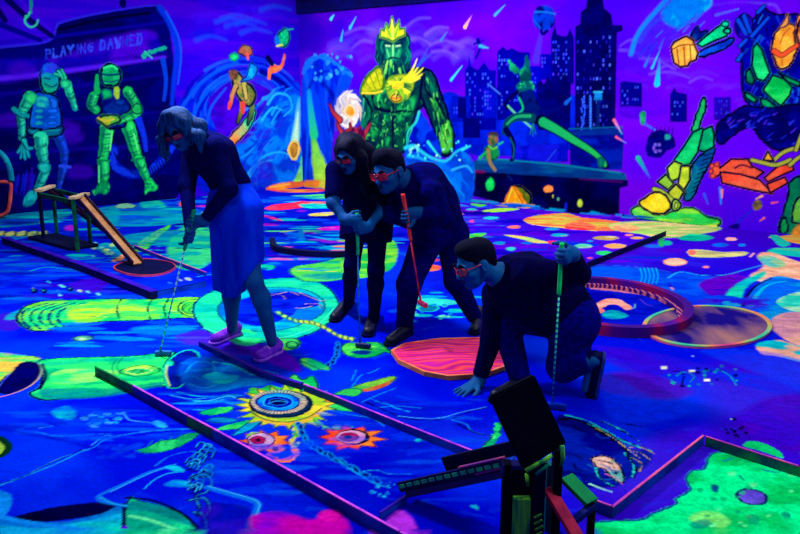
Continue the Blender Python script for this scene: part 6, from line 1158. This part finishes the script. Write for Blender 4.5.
for s_, e_, w_ in ((J['s1'], J['e1'], wA), (J['s2'], J['e2'], wB)): sk.cone(J['che'] + (s_ - J['che']) * .3, s_, .085, .062, .05); sk.cone(s_, s_ + (e_ - s_) * .84, .066, .06, .03, 1)
kk = (J['k1'] + J['k2']) / 2; sk.cone(J['pel'], J['pel'] + (kk - J['pel']) * .46, .155, .165, .05, 1).chain([J['h1'], J['h1'] + (J['k1'] - J['h1']) * .45], [.11, .1], .05, True).chain([J['h2'], J['h2'] + (J['k2'] - J['h2']) * .45], [.11, .1], .05, True)
sk.cut(J['nb'] + [0, 0, .035], [0, -.1, 1])
part('dress', sk, A2, cloth('dark_dress', '#120648', '#0a0436', 40))
sk = Skin()
for h_, k_, a_ in ((J['h1'], J['k1'], a1), (J['h2'], J['k2'], a2)): sk.chain([h_, k_, k_ + (a_ - k_) * .3 + np.array([0, .012, 0]), a_ + [0, 0, -.02]], [.08, .054, .055, .037], .03)
part('tights', sk, A2, cloth('dark_tights', '#10064e', '#0a0438', 80))
Mb, Mbs = mat('black_shoe', '#060528', '#04031a', scale=20, rough=.5, spec=.3), mat('black_sole', '#0a0838', '#060524', scale=20)
shoe(A2, gnd(351, 303), gnd(333, 323), Mb, Mbs, ank=a1); shoe(A2, gnd(375, 316), gnd(367, 338), Mb, Mbs, ank=a2)
putter(T2, B2, .27, M_green_grip, M_sh_blue, M_head_dark, 'club with a teal grip and blue shaft under the long-haired woman\'s hands', None, head_dir=(.9, -.3, 0))

# ------------------------------------------------------------------ 3: man leaning in, coral club in his hand
f1, f2 = gnd(403, 334), gnd(477, 327)
J = {k: V3(at(*v)) for k, v in dict(pel=(441, 222, 5.12), bel=(433, 203, 5.04), che=(421, 187, 4.95), nb=(408, 180, 4.88), hd=(389, 172, 4.80),
     s1=(431, 194, 4.76), e1=(444, 218, 4.70), s2=(404, 187, 5.05), e2=(390, 213, 4.97), h1=(430, 234, 5.03), h2=(451, 234, 5.2), k1=(409, 284, 4.86), k2=(456, 281, 5.1)).items()}
a1 = V3(at(404, 328, f1.y)); a2 = V3(at(474, 316, f2.y + .02))
T3 = at(403, 194, 4.64); B3 = at(421, 303, 4.70); ax3 = V3(T3) - V3(B3); gA = V3(T3) - nrm(ax3) * .14; gB = V3(T3) - nrm(ax3) * .22
sk = Skin(); sk.chain([J['pel'], J['bel'], J['che'], J['nb']], [.13, .13, .13, .06], .07); sk.chain([J['nb'], J['hd'] + [.02, .02, -.04]], [.06, .056], .03)
hf = nrm([-.62, -.74, -.26]); hM = frame(hf, (-.2, -.1, 1)); g3 = head(sk, J['hd'], hM, 1.1, 1.02)
wA = grip_hand(sk, J['e1'], gA, ax3, 1, 1, 1.08); wB = V3(at(422, 228, 5.03)); hand(sk, wB, nrm([.5, -.1, -.8]), (-.8, 0, -.5), -1, (.25, .3, .2), .06, .4, 1.05)
sk.chain([J['s1'], J['e1'], wA], [.055, .046, .03]); sk.chain([J['s2'], J['e2'], wB], [.055, .046, .03])
for h_, k_, a_ in ((J['h1'], J['k1'], a1), (J['h2'], J['k2'], a2)): sk.chain([h_, k_, k_ + (a_ - k_) * .3 + np.array([0, .012, 0]), a_], [.085, .056, .055, .038], .03)
for heel, toe in (((408, 334), (388, 345)), ((478, 320), (474, 335))): h_, t_ = V3(gnd(*heel)), V3(gnd(*toe)); sk.cone(h_ + [0, 0, .05], t_ + (h_ - t_) * .25 + [0, 0, .035], .03, .03, .02)
M3 = person(sk, ((f1.x + f2.x) / 2, (f1.y + f2.y) / 2), 'grinning man in dark shirt and trousers leaning forward with a coral club', SKIN('tan', '#1658a0', '#0c4288'))
face_bits(M3, g3, hM, 1.1); glasses(M3, g3, hM, 1.1, 1.02, light=True)
sk = Skin().ell(g3(0, .088, -.0578), (.017, .0085, .0035), hM); part('teeth', sk, M3, mat('teeth', '#4a90b8', '#3a80a8', scale=5, rough=.3), .0025)
def short_hair(par, g, M, s, m, tall=.012, wide=1.0):
    sk = Skin().ell(g(0, -.018, .045), np.array([.08 * wide, .1, .086]) * s, M).ell(g(0, .03, .1), np.array([.058, .05, .03 + tall]) * s, M, .03).ell(g(0, -.075, -.01), np.array([.056, .03, .05]) * s, M, .03)
    for sx in (-1, 1): sk.cone(g(sx * .074 * wide, .022, .04), g(sx * .075 * wide, .02, -.012), .009 * s, .005 * s, .015)
    sk.ell(g(0, .125, .006), np.array([.085, .085, .078]) * s, M, .012, sub=True)
    for sx in (-1, 1): sk.ell(g(sx * .088, .004, -.022), np.array([.032, .036, .05]) * s, M, .01, sub=True)
    part('hair', sk, par, m, .005)
M_hair = mat('dark_short_hair', '#05062a', '#03031a', scale=90, rough=.7, spec=.06, bump=.9)
short_hair(M3, g3, hM, 1.1, M_hair, .018)
sk = Skin(); sk.chain([J['pel'] + [0, 0, .0], J['bel'], J['che'], J['nb'] + (J['che'] - J['nb']) * .1], [.155, .155, .158, .08], .07)
for s_, e_, w_ in ((J['s1'], J['e1'], wA), (J['s2'], J['e2'], wB)): sk.cone(J['che'] + (s_ - J['che']) * .3, s_, .1, .078, .06); sk.chain([s_, e_], [.078, .062], .03); sk.cone(e_, e_ + (w_ - e_) * .86, .06, .046, .03, 1)
sk.cut(J['nb'] + (J['hd'] - J['nb']) * .2, J['hd'] - J['nb']).cut(J['pel'] + [0, 0, -.06], [.1, 0, -1])
part('shirt', sk, M3, cloth('plum_shirt', '#140868', '#0c0548', 30))
sk = Skin()
for h_, k_, a_ in ((J['h1'], J['k1'], a1), (J['h2'], J['k2'], a2)): sk.chain([h_, k_, a_ + [0, 0, .0]], [.115, .078, .055], .04); sk.cone(J['pel'] + [0, 0, -.01], h_, .14, .12, .05)
part('trousers', sk, M3, cloth('navy_trousers', '#080c70', '#060850', 40))
shoe(M3, gnd(410, 333), gnd(387, 347), Mb, Mbs, ank=a1, lace=mat('dull_red_laces', '#40203c', '#301830', scale=20)); shoe(M3, gnd(479, 319), gnd(474, 336), Mb, Mbs, ank=a2)
putter(T3, B3, .3, M_red_grip, M_sh_red, M_sh_red, 'coral red club in the hand of the grinning man', None, head_dir=(.4, -.9, 0))

# ------------------------------------------------------------------ 4: man crouching with one palm on the floor
J = {k: V3(at(*v)) for k, v in dict(pel=(570, 318, 4.06), bel=(550, 300, 4.03), che=(520, 284, 3.98), nb=(501, 277, 3.96), hd=(476, 264, 3.92),
     s1=(523, 273, 3.83), e1=(579, 273, 4.02), s2=(497, 294, 4.12), e2=(492, 338, 4.08), h1=(574, 322, 3.96), h2=(568, 318, 4.2), k1=(563, 366, 3.96), k2=(503, 316, 4.13)).items()}
J['k1'][2] = max(J['k1'][2], .085)
a1 = V3(at(594, 360, 3.86)); a2 = V3(at(520, 382, 3.99)); handp = V3(gnd(478, 388)) + [0, 0, .035]
T4 = at(562, 243, 3.70); B4 = gnd(552, 409); B4.z = .02; ax4 = V3(T4) - V3(B4); gA = V3(T4) - nrm(ax4) * .065
sk = Skin(); sk.chain([J['pel'], J['bel'], J['che'], J['nb']], [.14, .14, .13, .065], .08); sk.chain([J['nb'], J['hd'] + [.03, .01, -.02]], [.062, .058], .03)
hf = nrm([-.88, -.36, -.34]); hM = frame(hf, (-.35, -.05, 1)); g4 = head(sk, J['hd'], hM, 1.06, 1.02)
wA = grip_hand(sk, J['e1'], gA, ax4, 1, -1, 1.08)
hdir = nrm(V3(gnd(455, 396)) - V3(gnd(478, 389))); hand(sk, handp, hdir + np.array([0, 0, -.2]), (0, 0, -1), -1, (.02, .12, .1), .16, .25, 1.08)
sk.chain([J['s1'], J['e1'], wA], [.055, .046, .03]); sk.chain([J['s2'], J['e2'], handp], [.055, .046, .03])
sk.chain([J['h1'], J['k1'], a1], [.09, .06, .04], .03); sk.chain([J['h2'], J['k2'], a2], [.09, .06, .04], .03)
toe1 = V3(gnd(588, 398)); sk.cone(a1 + [-.02, 0, -.02], toe1 + [-.02, 0, .05], .022, .02, .02)
h_, t_ = V3(gnd(524, 388)), V3(gnd(494, 402)); sk.cone(h_ + [0, 0, .05], t_ + (h_ - t_) * .25 + [0, 0, .035], .03, .03, .02)
M4 = person(sk, (J['pel'][0] - .2, J['pel'][1]), 'crouching man with short hair, one palm on the floor, club upright in the other hand', SKIN('fair', '#185ea6', '#104c90'))
face_bits(M4, g4, hM, 1.06); glasses(M4, g4, hM, 1.06, 1.02, light=True); short_hair(M4, g4, hM, 1.06, M_hair, .004)
sk = Skin(); sk.chain([J['pel'] + (J['bel'] - J['pel']) * .2, J['bel'], J['che'], J['nb'] + (J['che'] - J['nb']) * .15], [.165, .175, .17, .085], .08)
for s_, e_, w_ in ((J['s1'], J['e1'], wA), (J['s2'], J['e2'], handp)): sk.cone(J['che'] + (s_ - J['che']) * .3, s_, .11, .08, .06); sk.chain([s_, e_], [.08, .06], .03); sk.cone(e_, e_ + (w_ - e_) * .86, .06, .044, .03, 1)
sk.cut(J['nb'] + (J['hd'] - J['nb']) * .2, J['hd'] - J['nb']); part('shirt', sk, M4, cloth('black_shirt', '#040642', '#030330', 30))
sk = Skin(); sk.cone(J['pel'], J['h1'], .15, .13, .06).cone(J['pel'], J['h2'], .15, .13, .06); sk.chain([J['h1'], J['k1'], a1 + (a1 - J['k1']) * -.12], [.135, .085, .06], .04, True); sk.chain([J['h2'], J['k2'], a2 + [0, 0, .02]], [.13, .085, .06], .04, True)
sk.cut((0, 0, .004), (0, 0, -1)); part('jeans', sk, M4, cloth('blue_jeans', '#061284', '#050e62', 40))
bm = bmesh.new(); cq = wA + (J['e1'] - wA) * .1; dq = nrm(J['e1'] - wA); u1 = nrm(np.cross(dq, [0, 0, 1])); u2 = np.cross(dq, u1)
add_tube(bm, [cq + .036 * (u1 * math.cos(t) + u2 * math.sin(t)) for t in np.linspace(0, 2 * math.pi, 25)], .006, 8, caps=False); bmpart('wristband', bm, M4, mat('pale_band', '#205a90', '#184878', scale=9))
shoe(M4, V3(at(606, 354, 3.86)), V3(at(596, 400, 3.90)), mat('navy_sneaker', '#0a0a44', '#070734', scale=20), mat('pale_sole', '#2a3a98', '#1c2a80', scale=20), up=(-1, .1, -.1), ank=a1 + (J['k1'] - a1) * .12); shoe(M4, gnd(526, 387), gnd(491, 404), Mb, Mbs, ank=a2)
putter(T4, B4, .27, M_bright_grip, M_sh_green, mat('blue_club_head', '#0e38c0', '#0a28a0', scale=8, rough=.5), 'bright green club held upright by the crouching man', None, head_dir=(.9, -.3, 0))
# ================================================================== ceiling, dark band, lamps
M_dark = mat('matt_black_ceiling', '#06062a', '#04041c', scale=3, rough=.9, spec=.1)
bm = bmesh.new(); v = [C0 + Vector((0, 0, HCEIL))]
c1 = C0 + WR * LENR; c2 = C0 + WL * LENL
pts = [C0, c1, Vector((c1.x + 1.0, -1.5, 0)), Vector((c2.x - 1.0, -1.5, 0)), c2]
top = [bm.verts.new((p.x, p.y, HCEIL)) for p in pts]; bm.faces.new(top[::-1])
r = bmesh.ops.extrude_face_region(bm, geom=bm.faces[:]); bmesh.ops.translate(bm, vec=(0, 0, .1), verts=[g for g in r['geom'] if isinstance(g, bmesh.types.BMVert)])
link('ceiling', bm_mesh('ceiling', bm), None, M_dark, kind='structure')
bm = bmesh.new(); a = C0 + Vector((0, 0, (HR + HCEIL) / 2)); n = -Vector(NRM_R) if Vector(NRM_R).dot(Vector((0, -1, 0))) < 0 else Vector(NRM_R)
add_beam(bm, a + n * .02 + WR * .02, a + n * .02 + WR * LENR, .1, HCEIL - HR, bevel=.006)
link('trim_1', bm_mesh('trim', bm), None, mat('navy_fascia', '#0a0a5c', '#06063c', scale=2, rough=.8), kind='structure')

bm = bmesh.new(); q = C0 + WR * .25 + n * .3; add_beam(bm, q + Vector((0, 0, 3.36)), q + WR * 2.2 + Vector((0, 0, 3.36)), .3, .22, bevel=.01)
link('trim_2', bm_mesh('trim', bm), None, M_dark, kind='structure')
def area(name, loc, size, power, col, look, spread=170):
    d = bpy.data.lights.new(name, 'AREA'); d.shape = 'SQUARE'; d.size = size; d.energy = power; d.color = col; d.spread = math.radians(spread)
    o = bpy.data.objects.new(name, d); COL.objects.link(o); o.location = loc
    o.rotation_euler = (Vector(look) - Vector(loc)).to_track_quat('-Z', 'Y').to_euler(); return o
LC = tuple(np.array([0.62, 0.68, 1.0]))
for i, (x, y, p) in enumerate([(-1.6, 5.2, 640), (1.9, 2.6, 230), (-1.0, 1.6, 70), (-2.6, 8.2, 170), (1.8, 7.2, 170), (4.2, 5.6, 190), (0.2, 10.6, 220), (-2.4, 11.0, 60)]):
    area('blacklight', (x, y, 3.45), .4 if i == 0 else 1.1, p * .42, LC, (x * .9, y + .3, 0))
# floods washing the two murals
mR = C0 + WR * 3.4; 
for t, p in ((1.6, 64), (4.6, 84), (7.4, 62)):
    q = C0 + WR * t + n * 2.6; area('mural_flood', (q.x, q.y, 3.3), .8, p, LC, tuple(C0 + WR * t + Vector((0, 0, 1.2))), 140)
nL = Vector((-WL.y, WL.x, 0)); nL = nL if nL.y < 0 else -nL
for t, p in ((1.5, 62), (4.2, 62)):
    q = C0 + WL * t + nL * 2.6; area('mural_flood', (q.x, q.y, 3.3), .8, p, LC, tuple(C0 + WL * t + Vector((0, 0, 1.2))), 140)
w = bpy.data.worlds.new('world'); sc.world = w; w.use_nodes = True
w.node_tree.nodes['Background'].inputs[0].default_value = (.0, .05, .5, 1); w.node_tree.nodes['Background'].inputs[1].default_value = .5
vs = sc.view_settings; vs.view_transform = 'Standard'; vs.look = 'None'; vs.gamma = 1; vs.use_curve_mapping = False; vs.exposure = 0.0
